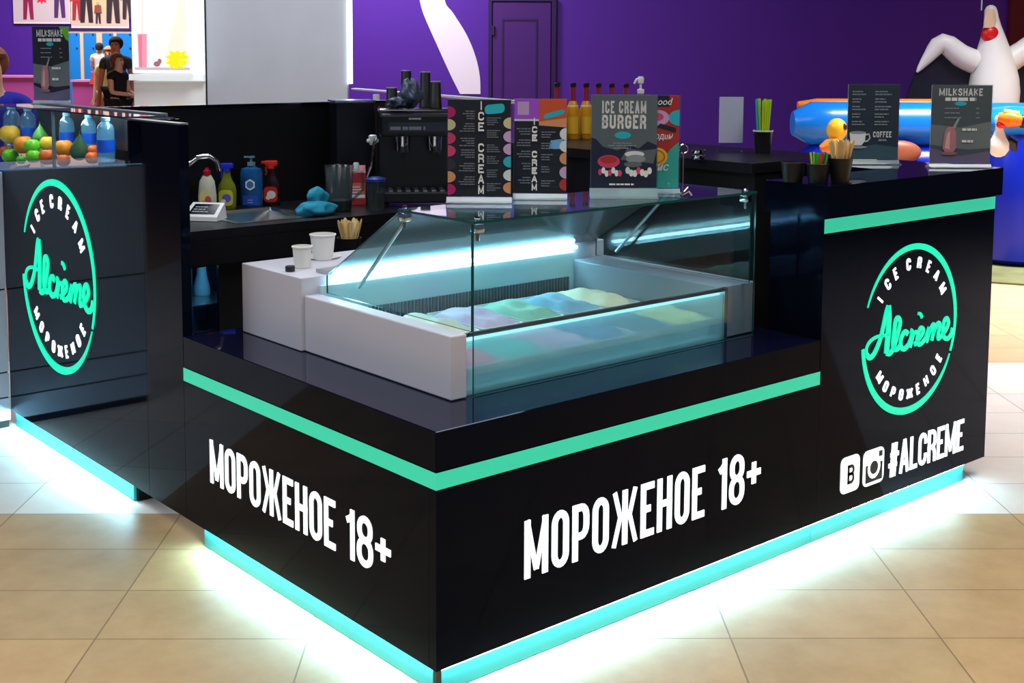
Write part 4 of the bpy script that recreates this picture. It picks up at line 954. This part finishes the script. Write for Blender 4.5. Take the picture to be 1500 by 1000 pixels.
for i, yy in enumerate((0, 9)):
    p = place(1023, 233, ZS+.001); k = m_px(p); mb = MB(); mb.lathe([(9*k,0),(10*k,1.5*k),(10*k,6*k),(8*k,7.5*k)], n=20); o = mb.build('metal_lid', CHROME, None, True); o.location = (p.x, p.y, ZS+.001+i*7.6*k); tag(o, ('lower' if i == 0 else 'upper')+' of two stacked shiny metal lids on the back counter', 'lid', 'metal lids')

# syrup bottles on the back counter
AMB = mat('syrup_amber', S(214, 150, 20), .2, var=.1); RUM = mat('syrup_neck_red', S(150, 40, 70), .4); CAPD = mat('syrup_cap_dark', S(30, 14, 24), .4)
names = ['leftmost', 'second from the left', 'third from the left', 'fourth from the left', 'fifth from the left', 'sixth from the left']
for i, px in enumerate((815, 838, 857, 875, 894, 915)):
    p = base_at(px, 2.15-.02*i, ZS+.001); k = m_px(p); H = (on_depth_z(px, 121+.3*i, depth(p))-ZS)
    t = thing('syrup_bottle', '%s of the amber syrup bottles lined up on the back counter' % names[i], 'bottle', p, FACE, 'syrup bottles on the back counter')
    mb = MB(); mb.lathe([(.030,0),(.032,.006),(.032,H*.52),(.026,H*.60),(.016,H*.68)], n=20); mb.build('bottle_body', AMB, t, True)
    mb = MB(); mb.lathe([(.016,H*.68),(.0135,H*.78),(.0135,H*.93)], n=16); mb.build('neck', RUM, t, True)
    mb = MB(); mb.lathe([(.0155,H*.93),(.0155,H*.99),(.012,H)], n=16); mb.build('cap', CAPD, t, True)
    sh = Sheet(lambda u, v, d: (.0325*math.sin(u/.0325), -.0325*math.cos(u/.0325)-d, v))
    for q in range(6): sh.rect(-.03+.01*q, H*.10, -.02+.01*q, H*.40, INK_YE)
    sh.build('bottle_label', t)
    mb = MB(); mb.lathe([(.0275, H*.585), (.0268, H*.60)], n=20, cap0=False, cap1=False); mb.build('shoulder_label', INK_W, t, True)
p = base_at(936, 2.02, ZS+.001); t = thing('pump_bottle', 'syrup bottle with white pump head behind the burger menu', 'bottle', p, FACE)
H = on_depth_z(936, 112, depth(p))-ZS
mb = MB(); mb.lathe([(.030,0),(.032,.006),(.032,H*.45),(.016,H*.6),(.0135,H*.72)], n=20); mb.build('bottle_body', AMB, t, True)
mb = MB(); mb.lathe([(.018,H*.72),(.018,H*.79),(.006,H*.80),(.006,H*.88),(.015,H*.89),(.017,H*.97),(.012,H)], n=16); mb.tube([(0,0,H*.95),(-.022,-.005,H*.95),(-.034,-.008,H*.88)], [.008,.007,.005], 8); mb.build('pump_head', WHITEPL, t, True)

# ------------------------------------------------------------------ background of the hall
PURP = mat('purple_wall_paint', S(80, 30, 160), .6, var=.05, vscale=2)
def local(dep, px, py=80): p = at(dep, px, py); return (p.x, p.y, 0)
def lx(dep, px): return (px-750)*dep/F                     # metres to the right of the frame centre at that distance
def lz(dep, py): return on_depth_z(750, py, dep)
DW = 14.0
def wall_box(name, dep, px0, px1, z0, z1, m, thick=.15):
    o = MB(); o.box((lx(dep, px0), 0, z0), (lx(dep, px1), thick, z1)); o = o.build(name, m); q = at(dep, 750, 80); o.location = (q.x, q.y, 0); o.rotation_euler = (0, 0, FACE); return struct(o)
wall_box('wall_back', DW, 490, 2100, 0, 4.6, PURP)
DL = 24.0
wall_box('wall_left', DL, -700, 640, 0, 4.6, PURP)
wall_box('wall_right', 13.9, 1478, 2100, 0, 4.6, mat('maroon_paint', S(92, 6, 26), .6), .09)
mb = MB(); mb.box((-14, -8, 4.62), (26, 34, 4.7)); struct(mb.build('ceiling', mat('ceiling_dark', (.05, .05, .06), .9)))
# door in the purple wall
q = at(DW, 750, 80)
dr = thing('door_1', 'purple panelled door in the purple wall', 'door', (q.x, q.y, 0), FACE); dr['kind'] = 'structure'
x0, x1, zt = lx(DW, 722), lx(DW, 806), lz(DW, 4)
PD = mat('purple_door_paint', S(70, 24, 118), .45)
mb = MB(); mb.box((x0, -.045, .01), (x1, -.005, zt)); mb.build('leaf', PD, dr)
PF = mat('purple_frame_paint', S(40, 12, 78), .5)
mb = MB(); mb.box((x0-.05, -.06, 0), (x0-.012, -.002, zt+.05)); mb.box((x1+.012, -.06, 0), (x1+.06, -.002, zt+.05)); mb.box((x0-.012, -.06, zt+.012), (x1+.012, -.002, zt+.05)); mb.build('frame', PF, dr)
xa, xb, za = lx(DW, 735), lx(DW, 787), lz(DW, 28)
mb = MB()
for lo, hi in (((xa, -.054, .9), (xa+.02, -.0455, za)), ((xb-.02, -.054, .9), (xb, -.0455, za)), ((xa+.02, -.054, za-.02), (xb-.02, -.0455, za)), ((xa+.02, -.054, .9), (xb-.02, -.0455, .92))): mb.box(lo, hi)
mb.build('panel_moulding', PF, dr)
mb = MB(); mb.box((x0-.012, -.075, lz(DW, 52)), (x0+.02, -.046, lz(DW, 38)), .004); mb.build('hinge', PF, dr)
# white painted sweep on the wall, as a raised board
pts = smooth2([(598,-40),(612,-10),(620,20),(640,66),(660,110),(674,138)], 4); pts2 = smooth2([(704,138),(703,112),(697,84),(684,52),(664,20),(652,2),(654,-40)], 4)
mb = MB(); mb.poly([(lx(DW, p_[0]), -.012, lz(DW, p_[1])) for p_ in list(pts)+list(pts2)], (0, .010, 0)); o = mb.build('wall_graphic', mat('white_sweep', S(240, 244, 255), .6)); o.location = (q.x, q.y, 0); o.rotation_euler = (0,0,FACE)
tag(o, 'big white curved graphic on the purple wall left of the door', 'wall graphic')
# handrail behind the kiosk
DR = 7.6; q = at(DR, 660, 140); t = thing('handrail', 'white metal rail passing behind coffee machine and menus', 'rail', (q.x, q.y, 0), FACE)
a0, a1 = lx(DR, 522)-lx(DR, 660), lx(DR, 812)-lx(DR, 660)
mb = MB(); mb.tube([(a0-.03,0,lz(DR,131)), (a0,0,lz(DR,131.5)), (a1,0,lz(DR,152))], [.003,.007,.007], 10); mb.build('rail', WHITEPL, t, True)
mb = MB(); mb.tube([(a0+.5,0,lz(DR,141)), (a1,0,lz(DR,156))], .006, 8); mb.build('lower_rail', WHITEPL, t, True)
for x_, zz in ((a0+.12, lz(DR, 134)), (a1-.05, lz(DR, 151))):
    mb = MB(); mb.tube([(x_, .0, 0), (x_, .0, zz-.02)], .02, 10); mb.build('post', WHITEPL, t, True)

# white booth with lit menu and grey shutter
DB = 11.0; q = at(DB, 350, 80); bo = thing('white_booth', 'bright white booth with counter and glossy grey panel behind the kiosk', 'booth', (q.x, q.y, 0), FACE)
X = lambda px: lx(DB, px)-lx(DB, 350)
WB = mat('booth_white', (.85, .88, .9), .4)
mb = MB(); mb.box((X(194), .02, 0), (X(300), .5, lz(DB, 121))); mb.build('counter_front', WB, bo)
mb = MB(); mb.box((X(191), -.06, lz(DB, 120)), (X(300), .5, lz(DB, 111))); mb.build('counter_top', glow('booth_top_glow', (.92, .98, 1), .6), bo)  # plain counter top; its lit look is put in as emission
mb = MB(); mb.box((X(302), .02, 0), (X(508), .12, lz(DB, -90))); mb.build('grey_panel', mat('glossy_grey_panel', S(176, 182, 194), .3, var=.08, vscale=3), bo)
GW = glow('booth_tube', (.9, .97, 1), 3.0)
mb = MB(); mb.box((X(508.5), .0, lz(DB, 124)), (X(514), .12, lz(DB, -90))); mb.build('light_edge', GW, bo)
mb = MB(); mb.box((X(300), .01, 0), (X(301.5), .12, lz(DB, -90))); mb.build('seam', BLACKSAT, bo)
mb = MB(); mb.box((X(279), .06, lz(DB, 110.5)), (X(299.5), .2, lz(DB, -90))); mb.build('white_pillar', glow('booth_white_glow', (.88, .97, 1), .7), bo)  # emission stands in for light falling on the white pillar
lb = thing('lightbox_menu', 'glowing menu lightbox with pink drink and yellow fruit above the white booth', 'sign', at(DB-.2, 235, 40), FACE)
lb.location.z = 0; q2 = lb.location.copy(); ROOTS[lb.name] = Matrix.Translation(q2) @ Matrix.Rotation(FACE, 4, 'Z')
Y2 = DB-.2; X2 = lambda px: lx(Y2, px)-lx(Y2, 235)
mb = MB(); mb.box((X2(192), .0, lz(Y2, 110)), (X2(279), .10, lz(Y2, -90)), .01); mb.build('box', glow('lightbox_frame', (.93, .97, 1), .78), lb)
fr = lambda u, v, d: (X2(u), -.001-d, lz(Y2, v))
LB = lambda n, c: glow('lightbox_'+n, S(*c), .84)
sh = Sheet(fr); sh.rect(198, 101, 275, -90, LB('paper', (250, 250, 246))); sh.poly([(240,90),(272,90),(272,-20),(262,10),(250,50)], LB('cream', (250, 232, 214))); sh.rect(196, 105, 277, 101, LB('grey', (190, 186, 190)))
sh.poly([(202,101),(201,52),(215,52),(214,101)], LB('pink', (240, 150, 170))); sh.poly([(203,101),(203,54),(208,54),(207,101)], LB('rose', (224, 120, 150))); sh.poly([(206,52),(209,0),(212,0),(210,52)], LB('straw', (250, 225, 215)))
for i in range(9): sh.poly([(259+6*math.cos(i*1.3)+(6 if k_ % 2 else 13)*math.cos(2*PI*k_/12), 90+5*math.sin(i*2.1)+(6 if k_ % 2 else 11)*math.sin(2*PI*k_/12)) for k_ in range(12)], LB('yellow' if i % 3 else 'lemon', (240, 226, 20) if i % 3 else (250, 245, 90)))
sh.disc(229, 96, 5, 4, LB('berry', (170, 100, 120))); sh.disc(233, 92, 3, 4, LB('berry', (170, 100, 120)))
for y in range(0, 66, 9): sh.rect(221, y+1.5, 246, y, LB('line', (226, 232, 236)))
sh.build('lit_print', lb)

# posters on the far purple wall
q = at(DL-.05, 110, 80)
def poster(px0, py0, px1, py1, label, bgc, figs, extra):
    D = DL-.06; q = at(D, (px0+px1)/2, 80); xc = (px0+px1)/2
    t = thing('wall_poster', label, 'poster', (q.x, q.y, 0), FACE, 'photo posters on the far wall')
    XX = lambda px: lx(D, px)-lx(D, xc)
    mb = MB(); mb.box((XX(px0), -.01, lz(D, py1)), (XX(px1), .02, lz(D, py0))); mb.build('board', mat('poster_board', S(236, 222, 226), .6), t)
    sh = Sheet(lambda u, v, d: (XX(u), -.0105-d*6, lz(D, v))); sh.rect(px0+1, py1-3, px1-1, py0, bgc)
    extra(sh)
    for (x, yb, h, c1, c2, c3) in figs:
        w_ = h*.13
        sh.poly([(x-w_*.9, yb), (x-w_*.3, yb), (x, yb-h*.42), (x+w_*.3, yb), (x+w_*.9, yb), (x+w_*.8, yb-h*.5), (x-w_*.8, yb-h*.5)], c2)
        sh.poly([(x-w_*1.3, yb-h*.45), (x-w_*.8, yb-h*.48), (x+w_*.8, yb-h*.48), (x+w_*1.3, yb-h*.45), (x+w_*1.1, yb-h*.82), (x-w_*1.1, yb-h*.82)], c1); sh.disc(x, yb-h*.91, h*.065, h*.075, c3)
    sh.build('photo_print', t)
pc = lambda n, c: matte('poster_'+n, c)
poster(22, -70, 105, 38, 'pale pink photo poster on the far purple wall, left one', pc('pale', (214, 196, 206)), [(44, 32, 66, pc('mag', (190, 30, 100)), pc('mag2', (150, 20, 80)), pc('face', (210, 160, 140))), (90, 29, 70, pc('vio', (120, 50, 130)), pc('vio2', (84, 40, 104)), pc('face', (210, 160, 140)))],
       lambda sh: sh.poly([(64+(12 if k % 2 else 7)*math.cos(2*PI*k/20), (10 if k % 2 else 6)*math.sin(2*PI*k/20)) for k in range(20)], pc('burst', (226, 40, 80))))
poster(106, -70, 190, 44, 'photo poster of people in red and dark clothes, right one', pc('warm', (222, 190, 176)), [(115, 33, 60, pc('red', (205, 40, 40)), pc('red2', (170, 36, 50)), pc('face', (210, 160, 140))), (129, 36, 80, pc('dk', (74, 44, 54)), pc('dk2', (40, 28, 40)), pc('face', (210, 160, 140))), (146, 37, 32, pc('br', (150, 70, 60)), pc('br2', (60, 36, 40)), pc('face', (210, 160, 140))), (168, 36, 84, pc('cr', (196, 40, 60)), pc('dk2', (40, 28, 40)), pc('face', (210, 160, 140))), (189, 30, 60, pc('vio2', (84, 40, 104)), pc('dk2', (40, 28, 40)), pc('face', (210, 160, 140)))],
       lambda sh: sh.poly([(130,20),(160,22),(160,-30),(130,-30)], pc('beige', (226, 196, 150))))
# blue lockers
D = 23.0; q = at(D, 148, 80); XX = lambda px: lx(D, px)-lx(D, 148)
t = thing('lockers', 'bright blue lockers along the far left wall', 'lockers', (q.x, q.y, 0), FACE)
BLU = mat('locker_blue', S(20, 120, 200), .4)
mb = MB(); mb.box((XX(98), .03, 0), (XX(196), .45, lz(D, 48))); mb.build('carcass', mat('locker_frame', S(216, 182, 150), .5), t)
for a, b in ((100, 117), (122.5, 141), (150, 166), (171, 195)):
    mb = MB(); mb.box((XX(a), -.0, .05), (XX(b), .028, lz(D, 51)), .01); dd = mb.build('door', BLU, t)
    mb = MB()
    for yy in (54, 74): mb.box((XX(b)-.06, -.02, lz(D, yy)), (XX(b)-.03, -.001, lz(D, yy-2)))
    mb.build('handle', CHROME, dd)
mb = MB(); mb.box((XX(98), .0, lz(D, 47.5)), (XX(196), .4, lz(D, 44))); mb.build('top_board', PF, t)
# pink counters
D = 21.3; q = at(D, 100, 80); XX = lambda px: lx(D, px)-lx(D, 100)
for nm, a, b, yt, lab in (('pink', 104, 160, 120, 'pink counter in front of the blue lockers'), ('pink', -20, 60, 114, 'pink counter at the far left behind the fruit case')):
    t = thing('reception_counter', lab, 'counter', at(D, (a+b)/2, 80).to_2d().to_3d(), FACE); w_ = (b-a)/2*D/F
    mb = MB(); mb.box((-w_, .02, 0), (w_, .5, lz(D, yt+3))); mb.build('front', mat('pink_front', S(172, 76, 156), .5), t)
    mb = MB(); mb.box((-w_-.03, -.03, lz(D, yt+3)+.001), (w_+.03, .55, lz(D, yt))); mb.build('top', mat('pink_top', S(206, 130, 190), .4), t)

# ------------------------------------------------------------------ people
def skinned(name, J, E, root, m, parent, subd=2, loc=(0,0,0)):
    """J: name->(co, radius or (rx,ry)); E: edges"""
    ks = list(J); me = bpy.data.meshes.new(name); me.from_pydata([J[k][0] for k in ks], [(ks.index(a), ks.index(b)) for a, b in E], [])
    o = bpy.data.objects.new(name, me); C.objects.link(o); o.parent = parent
    md = o.modifiers.new('Skin', 'SKIN'); md.use_smooth_shade = True
    for i, k in enumerate(ks):
        r = J[k][1]; r = (r, r) if isinstance(r, (int, float)) else r
        me.skin_vertices[0].data[i].radius = r; me.skin_vertices[0].data[i].use_root = (k == root)
    sd = o.modifiers.new('Sub', 'SUBSURF'); sd.levels = subd; sd.render_levels = subd
    me.materials.append(m); return o
def person(label, loc, rz, h, hair, shirt, trousers, arms, hairlen=.0, skin=SKIN, sleeves=.5, legs=None, seated=False, skirt=None, feet=True, pv=None):
    """front of the figure faces local -Y. arms: {'L':(elbow,wrist), 'R':...} in a 1.70 m figure"""
    k = h/1.70; t = thing('person', label, 'person', loc, rz)
    V = lambda *a: tuple(q*k for q in a)
    J = {'pelvis': (V(0,0,.95), .125*k), 'waist': (V(0,0,1.08), .105*k), 'chest': (V(0,.0,1.25), (.135*k, .105*k)), 'upper': (V(0,.01,1.38), .09*k), 'neck': (V(0,.0,1.47), .052*k), 'jaw': (V(0,-.022,1.545), .066*k), 'head': (V(0,-.005,1.61), .083*k), 'crown': (V(0,.005,1.665), .055*k)}
    E = [('pelvis','waist'),('waist','chest'),('chest','upper'),('upper','neck'),('neck','jaw'),('jaw','head'),('head','crown')]
    J['nose'] = (V(0,-.105,1.575), .011*k); E.append(('head','nose'))
    for s, sg in (('L', -1), ('R', 1)):
        el, wr = arms[s]; el, wr = Vector(el), Vector(wr); dv = (wr-el).normalized()
        J['sh'+s] = (V(sg*.175,.01,1.395), .052*k); J['el'+s] = (V(*el), .040*k); J['wr'+s] = (V(*wr), .028*k); pm = wr+dv*.06; J['palm'+s] = (V(*pm), (.034*k, .020*k))
        E += [('upper','sh'+s),('sh'+s,'el'+s),('el'+s,'wr'+s),('wr'+s,'palm'+s)]
        side = dv.cross(Vector((0,0,1))); side = side.normalized() if side.length > .1 else Vector((0,1,0))
        for i, ln in enumerate((.07, .085, .09, .08)):
            a = pm+side*(.024*(i-1.5)/1.5)+dv*.02; J['f%d%s' % (i, s)] = (V(*(a+dv*ln*.5)), .009*k); J['g%d%s' % (i, s)] = (V(*(a+dv*ln+Vector((0,0,-.02)))), .008*k); E += [('palm'+s, 'f%d%s' % (i, s)), ('f%d%s' % (i, s), 'g%d%s' % (i, s))]
        th = wr+dv*.03+side*(.05*-sg); J['th'+s] = (V(*th), .010*k); J['tt'+s] = (V(*(th+dv*.04)), .009*k); E += [('wr'+s,'th'+s),('th'+s,'tt'+s)]
        L = (legs or {}).get(s) or ((sg*.095,0,.92),(sg*.10,-.02,.50),(sg*.105,.01,.085),(sg*.11,-.15,.035))
        J['hp'+s] = (V(*L[0]), .09*k); J['kn'+s] = (V(*L[1]), .058*k); J['an'+s] = (V(*L[2]), .04*k); J['to'+s] = (V(*L[3]), .034*k); E += [('pelvis','hp'+s),('hp'+s,'kn'+s),('kn'+s,'an'+s),('an'+s,'to'+s)]
    skinned('body', J, E, 'pelvis', skin, t)
    up = 1.16
    S1 = {q: (J[q][0], J[q][1]*up if not isinstance(J[q][1], tuple) else tuple(a*up for a in J[q][1])) for q in ('pelvis', 'waist', 'chest', 'upper')}
    SE = [('pelvis','waist'),('waist','chest'),('chest','upper')]
    for s in 'LR':
        S1['sh'+s] = (J['sh'+s][0], .068*k); a, b = Vector(J['sh'+s][0]), Vector(J['el'+s][0]); S1['sl'+s] = (tuple(a+(b-a)*sleeves), .058*k); SE += [('upper','sh'+s),('sh'+s,'sl'+s)]
    skinned('shirt', S1, SE, 'pelvis', shirt, t)
    T1 = {'pelvis': (V(0,0,.96), .142*k)}; TE = []
    for s in 'LR':
        for q, r in (('hp', .104), ('kn', .072), ('an', .056)): T1[q+s] = (J[q+s][0], r*k)
        TE += [('pelvis','hp'+s),('hp'+s,'kn'+s),('kn'+s,'an'+s)]
    skinned('trousers', T1, TE, 'pelvis', trousers, t)
    if skirt:
        mb = MB(); mb.lathe([(.15*k, 1.05*k), (.21*k, .9*k), (.26*k, .72*k)], n=20); mb.build('skirt', skirt, t, True)
    mb = MB()
    def hf(p): 
        if p.y < -.02*k and p.z < .03*k: return Vector((p.x, -.02*k, max(p.z, -.02*k)))
        return p
    mb.sphere((0, .012*k, 1.635*k), (.098*k, .105*k, .098*k), 20, 14, hf)
    if hairlen: mb.loft([[(x_*k, (y_+.03)*k, z_*k) for x_, y_ in ((-.085,.0),(-.05,.075),(0,.09),(.05,.075),(.085,.0),(0,.02))] for z_ in (1.64, 1.55, 1.64-hairlen)])
    mb.build('hair', hair, t, True, angle=60)
    for sx in (-1, 1):
        mb = MB(); mb.sphere((sx*.030*k, -.083*k, 1.615*k), .011*k, 10, 8); mb.build('eye', mat('eye_dark', (.02, .015, .01), .2), t, True)
    mb = MB(); mb.sphere((0, -.088*k, 1.535*k), (.024*k, .008*k, .006*k), 10, 6); mb.build('mouth', mat('lips', S(170, 80, 80), .5), t, True)
    return t
cl = lambda n, c: mat('cloth_'+n, S(*c), .85, var=.1)
HB, HL = cl('hair_dark', (38, 24, 22)), cl('hair_auburn', (120, 62, 40))
side = FACE+math.radians(70)
D = 19.0
ARM_DN = {'L': ((-.22,.0,1.12),(-.23,-.06,.88)), 'R': ((.22,.0,1.12),(.23,-.06,.88))}
ARM_FW = {'L': ((-.21,-.04,1.13),(-.12,-.27,1.10)), 'R': ((.21,-.04,1.13),(.12,-.27,1.06))}
person('person in black short-sleeved top standing with one arm reaching forward', local(18.2, 172), side, 1.62, HL, cl('black', (14, 14, 18)), cl('black_trousers', (18, 18, 26)), ARM_FW, .14, sleeves=.45)
person('person with dark hair in dark grey top standing behind the one in black', local(19.2, 170), side-1.2, 1.86, HB, cl('charcoal', (48, 54, 60)), cl('dark_trousers', (30, 30, 38)), ARM_DN, skin=mat('skin_tan', S(196, 120, 88), .55))
person('person with light hair in cream and yellow top left of the dark-haired one', local(20.0, 160), FACE, 1.72, cl('hair_blond', (206, 150, 104)), cl('yellow_cream', (232, 206, 130)), cl('light_trousers', (190, 150, 120)), ARM_DN, .12, skin=mat('skin_fair', S(232, 184, 150), .55))
p = at(20.9, 146, 80); SEATL = {'L': ((-.095,0,.92),(-.11,-.36,.92),(-.11,-.38,.55),(-.11,-.5,.50)), 'R': ((.095,0,.92),(.11,-.36,.92),(.11,-.38,.55),(.11,-.5,.50))}
zc = lz(20.9, 121); kk = 1.0
person('small child in white top and red skirt with dark hair sitting at the pink counter', (p.x, p.y, zc-.80*1.15/1.70), FACE+math.pi, 1.15, HB, cl('white', (236, 230, 232)), cl('red', (190, 50, 50)), ARM_FW, .06, legs=SEATL, skirt=cl('red', (190, 50, 50)))
p = at(7.0, -14, 80)
person('person in bright blue top at the left edge behind the fruit case', (p.x, p.y, 0), FACE+.3, 1.66, cl('hair_brown', (140, 84, 60)), cl('royal_blue', (14, 22, 150)), cl('blue_trousers', (20, 30, 90)), {'L': ((-.23,.0,1.12),(-.2,-.12,.95)), 'R': ((.26,-.02,1.14),(.30,-.15,1.0))}, sleeves=.8)

# ------------------------------------------------------------------ inflatables on the right
D = 10.0; q = at(D, 1400, 80); XX = lambda px: lx(D, px)-lx(D, 1400); ZZ = lambda py: lz(D, py)
infl = thing('inflatable_pool', 'big shiny blue inflatable play pool behind the tall right counter', 'inflatable', (q.x, q.y, 0), FACE)
IB = mat('inflatable_blue', S(20, 120, 225), .25, var=.06); IBD = mat('inflatable_deep_blue', S(14, 34, 165), .25); IY = mat('inflatable_yellow', S(240, 190, 40), .3); IO = mat('inflatable_orange', S(232, 130, 40), .3); IW = mat('inflatable_white', S(236, 234, 234), .4, var=.03)
def tubex(mb, x0, x1, y, z, r, n=10, ends=True):
    pts = [(x0+(x1-x0)*i/n, y, z) for i in range(n+1)]; rs = [r]*(n+1); rs[0] = rs[-1] = r*.55
    mb.tube(pts, rs, 20)
rb = .19
mb = MB(); tubex(mb, XX(1186), XX(1580), .55, ZZ(185), .185, 14); mb.build('upper_tube', IB, infl, True)
mb = MB(); tubex(mb, XX(1192), XX(1580), .55, ZZ(185)-.36, .20, 14); mb.build('lower_tube', IBD, infl, True)
mb = MB(); mb.lathe([(.30, .02), (.36, .06), (.37, .5), (.36, .95), (.30, 1.08), (.1, 1.12)], c=(XX(1500), .0, 0), n=28); mb.build('corner_column', IBD, infl, True)
mb = MB(); mb.sphere((XX(1500)-.02, -.0, 1.12), (.36, .36, .14), 24, 12); mb.build('column_cap', IB, infl, True)
mb = MB(); mb.box((XX(1192), .36, .0), (XX(1580), .8, ZZ(265)), .08); mb.build('base', IBD, infl)
mb = MB(); tubex(mb, XX(1210), XX(1460), .95, ZZ(150)-.05, .06, 8); mb.build('rim_tube', IO, infl, True)
mb = MB(); mb.sphere((XX(1338), .33, ZZ(226)), (.20, .06, .10), 20, 12); mb.build('orange_spot', mat('inflatable_brown', S(150, 84, 60), .4), infl, True)
# yellow bird head and orange beak at the left end
t = thing('inflatable_duck', 'yellow round inflatable bird head with orange beak behind the spoon cup', 'inflatable', at(9.55, 1226, 190), FACE); k = 9.55/F
mb = MB(); mb.sphere((0,0,0), (15*k, 15*k, 17*k), 22, 14); mb.build('head', IY, t, True)
mb = MB(); mb.tube([(-2*k,-.05,-22*k),(-16*k,-.06,-23*k),(-26*k,-.06,-27*k)], [11*k,10*k,5*k], 14); mb.build('beak', IO, t, True)
mb = MB(); mb.sphere((9*k,-11*k,5*k), (4*k,4*k,5*k), 12, 8); mb.build('eye', mat('inflatable_maroon', S(90, 20, 20), .3), t, True)
mb = MB(); mb.tube([(0,.02,-8*k),(2*k,.05,-40*k),(2*k,.08,-60*k)], [9*k,12*k,14*k], 14); mb.build('neck', IY, t, True)
# big white bird
D = 11.6; p = at(D, 1462, 80); k = D/F
sw = thing('inflatable_swan', 'tall white inflatable bird with red throat and spread wings', 'inflatable', (p.x, p.y, 0), FACE); ROOT = p
G = lambda px, py, y=0: ((px-1462)*k, y, lz(D, py))
mb = MB(); prof = [(170,40),(150,44),(130,45),(110,42),(95,38),(80,33),(65,27),(50,21),(35,15.5),(22,12.5),(12,11),(7,8),(4.5,3)]
cxs = {170:1458,150:1458,130:1458,110:1458,95:1457,80:1456,65:1455,50:1454,35:1452,22:1450,12:1449,7:1449,4.5:1449}
rings = []
for py, r in prof:
    c = Vector(G(cxs[py], py, .0)); rings.append([c+Vector((r*k*math.cos(2*PI*i/28)*.82, r*k*.75*math.sin(2*PI*i/28), 0)) for i in range(28)])
mb.loft(rings); mb.build('body', IW, sw, True)
mb = MB(); mb.loft([[Vector(G(1444, py, -.02))+Vector((r*k*math.cos(2*PI*i/18), -r*k*.9*abs(math.sin(PI*i/17.999))-.03, 0)) for i in range(18)] for py, r in ((11,7),(20,9.5),(28,11),(38,11))]); mb.build('beak_top', mat('inflatable_peach', S(232, 206, 180), .4), sw, True)
mb = MB(); mb.sphere(G(1446, 47, -.05), (13*k, 10*k, 13*k), 20, 12); mb.build('red_throat', mat('inflatable_red', S(222, 26, 30), .35), sw, True)
for sx, pts, tip in ((1, [(1430,88),(1408,78),(1381,60),(1362,80),(1345,103)], [(1350,96),(1338,120),(1330,150)]), (1, [(1480,86),(1500,72),(1525,55),(1545,75),(1560,100)], [(1556,96),(1570,125),(1576,150)])):
    mb = MB(); mb.tube([G(*q_, .02) for q_ in smooth2(pts, 3)], [k*(16*(1-(i/12)**2.2)+1.5) for i in range(13)], 16); wg = mb.build('wing', IW, sw, True)
    pl = [G(pts[0][0], pts[0][1]+8, .04), G(pts[1][0], pts[1][1]+6, .04), G(pts[2][0], pts[2][1]+12, .04), G(pts[4][0], pts[4][1], .04), G(tip[2][0], tip[2][1], .04), G((pts[2][0]+tip[2][0])/2, 152, .04), G(pts[1][0]-2, 150, .04), G(pts[0][0]-(-4 if sx > 0 else 4), 130, .04)]
    mb = MB(); mb.poly(pl, (0, .05, 0)); mb.build('dark_feathers', mat('inflatable_black', S(24, 24, 40), .4), wg)
mb = MB(); mb.tube([G(1438, 12, .05), G(1438.5, -60, .05)], .006, 6); mb.build('cord', WHITEPL, sw, True)
mb = MB(); mb.lathe([(.2, 0), (.24, .5), (.26, 1.12)], c=(-.03, .02, 0), n=20); mb.build('pedestal', IBD, sw, True)
# small bird with orange beak on the column
t = thing('inflatable_toucan', 'small white inflatable bird with big orange-yellow beak at the right edge', 'inflatable', at(9.35, 1463, 212), FACE); k = 9.35/F
mb = MB(); mb.loft([[Vector((r*k*math.cos(2*PI*i/22), r*k*.6*math.sin(2*PI*i/22), z*k)) for i in range(22)] for z, r in ((-18,4),(-15,10),(-8,15),(2,15),(12,10),(22,6),(30,6),(38,8),(43,6))]); mb.build('body', IW, t, True)
mb = MB(); mb.tube([(-4*k,-.02,40*k),(10*k,-.05,38*k),(26*k,-.06,36*k)], [7*k,12*k,8*k], 16); bk = mb.build('beak', mat('toucan_orange', S(240, 120, 20), .3), t, True)
mb = MB(); mb.tube([(2*k,-.045,49*k),(22*k,-.065,45*k)], [4*k,5*k], 12); mb.build('yellow_stripe', mat('toucan_yellow', S(250, 220, 30), .3), bk, True)
mb = MB(); mb.sphere((30*k,-.06,35*k), (9*k,8*k,10*k), 16, 10); mb.build('beak_tip', mat('toucan_black', S(14, 14, 24), .3), bk, True)
mb = MB(); mb.sphere((0,-.03,30*k), (7*k,7*k,6*k), 14, 8); mb.build('red_chin', mat('inflatable_red', S(222, 26, 30), .35), t, True)
mb = MB(); mb.tube([(14*k,.02,8*k),(24*k,.03,2*k),(26*k,.03,-10*k)], [6*k,7*k,3*k], 12); mb.build('wing', mat('toucan_black', S(14, 14, 24), .3), t, True)
# play rug beside it
p0, p1, p2, p3 = on('Z', 0, 1436, 384), on('Z', 0, 1540, 386), on('Z', 0, 1580, 424), on('Z', 0, 1436, 414)
mb = MB(); mb.poly([(a.x, a.y, .002) for a in (p0, p1, p2, p3)], (0, 0, .012))
m = mat('rug_green', S(104, 108, 70), .95, var=.45, vscale=5); o = mb.build('play_mat', m); tag(o, 'green patterned play mat on the tan floor at the right edge', 'rug')
mb = MB()
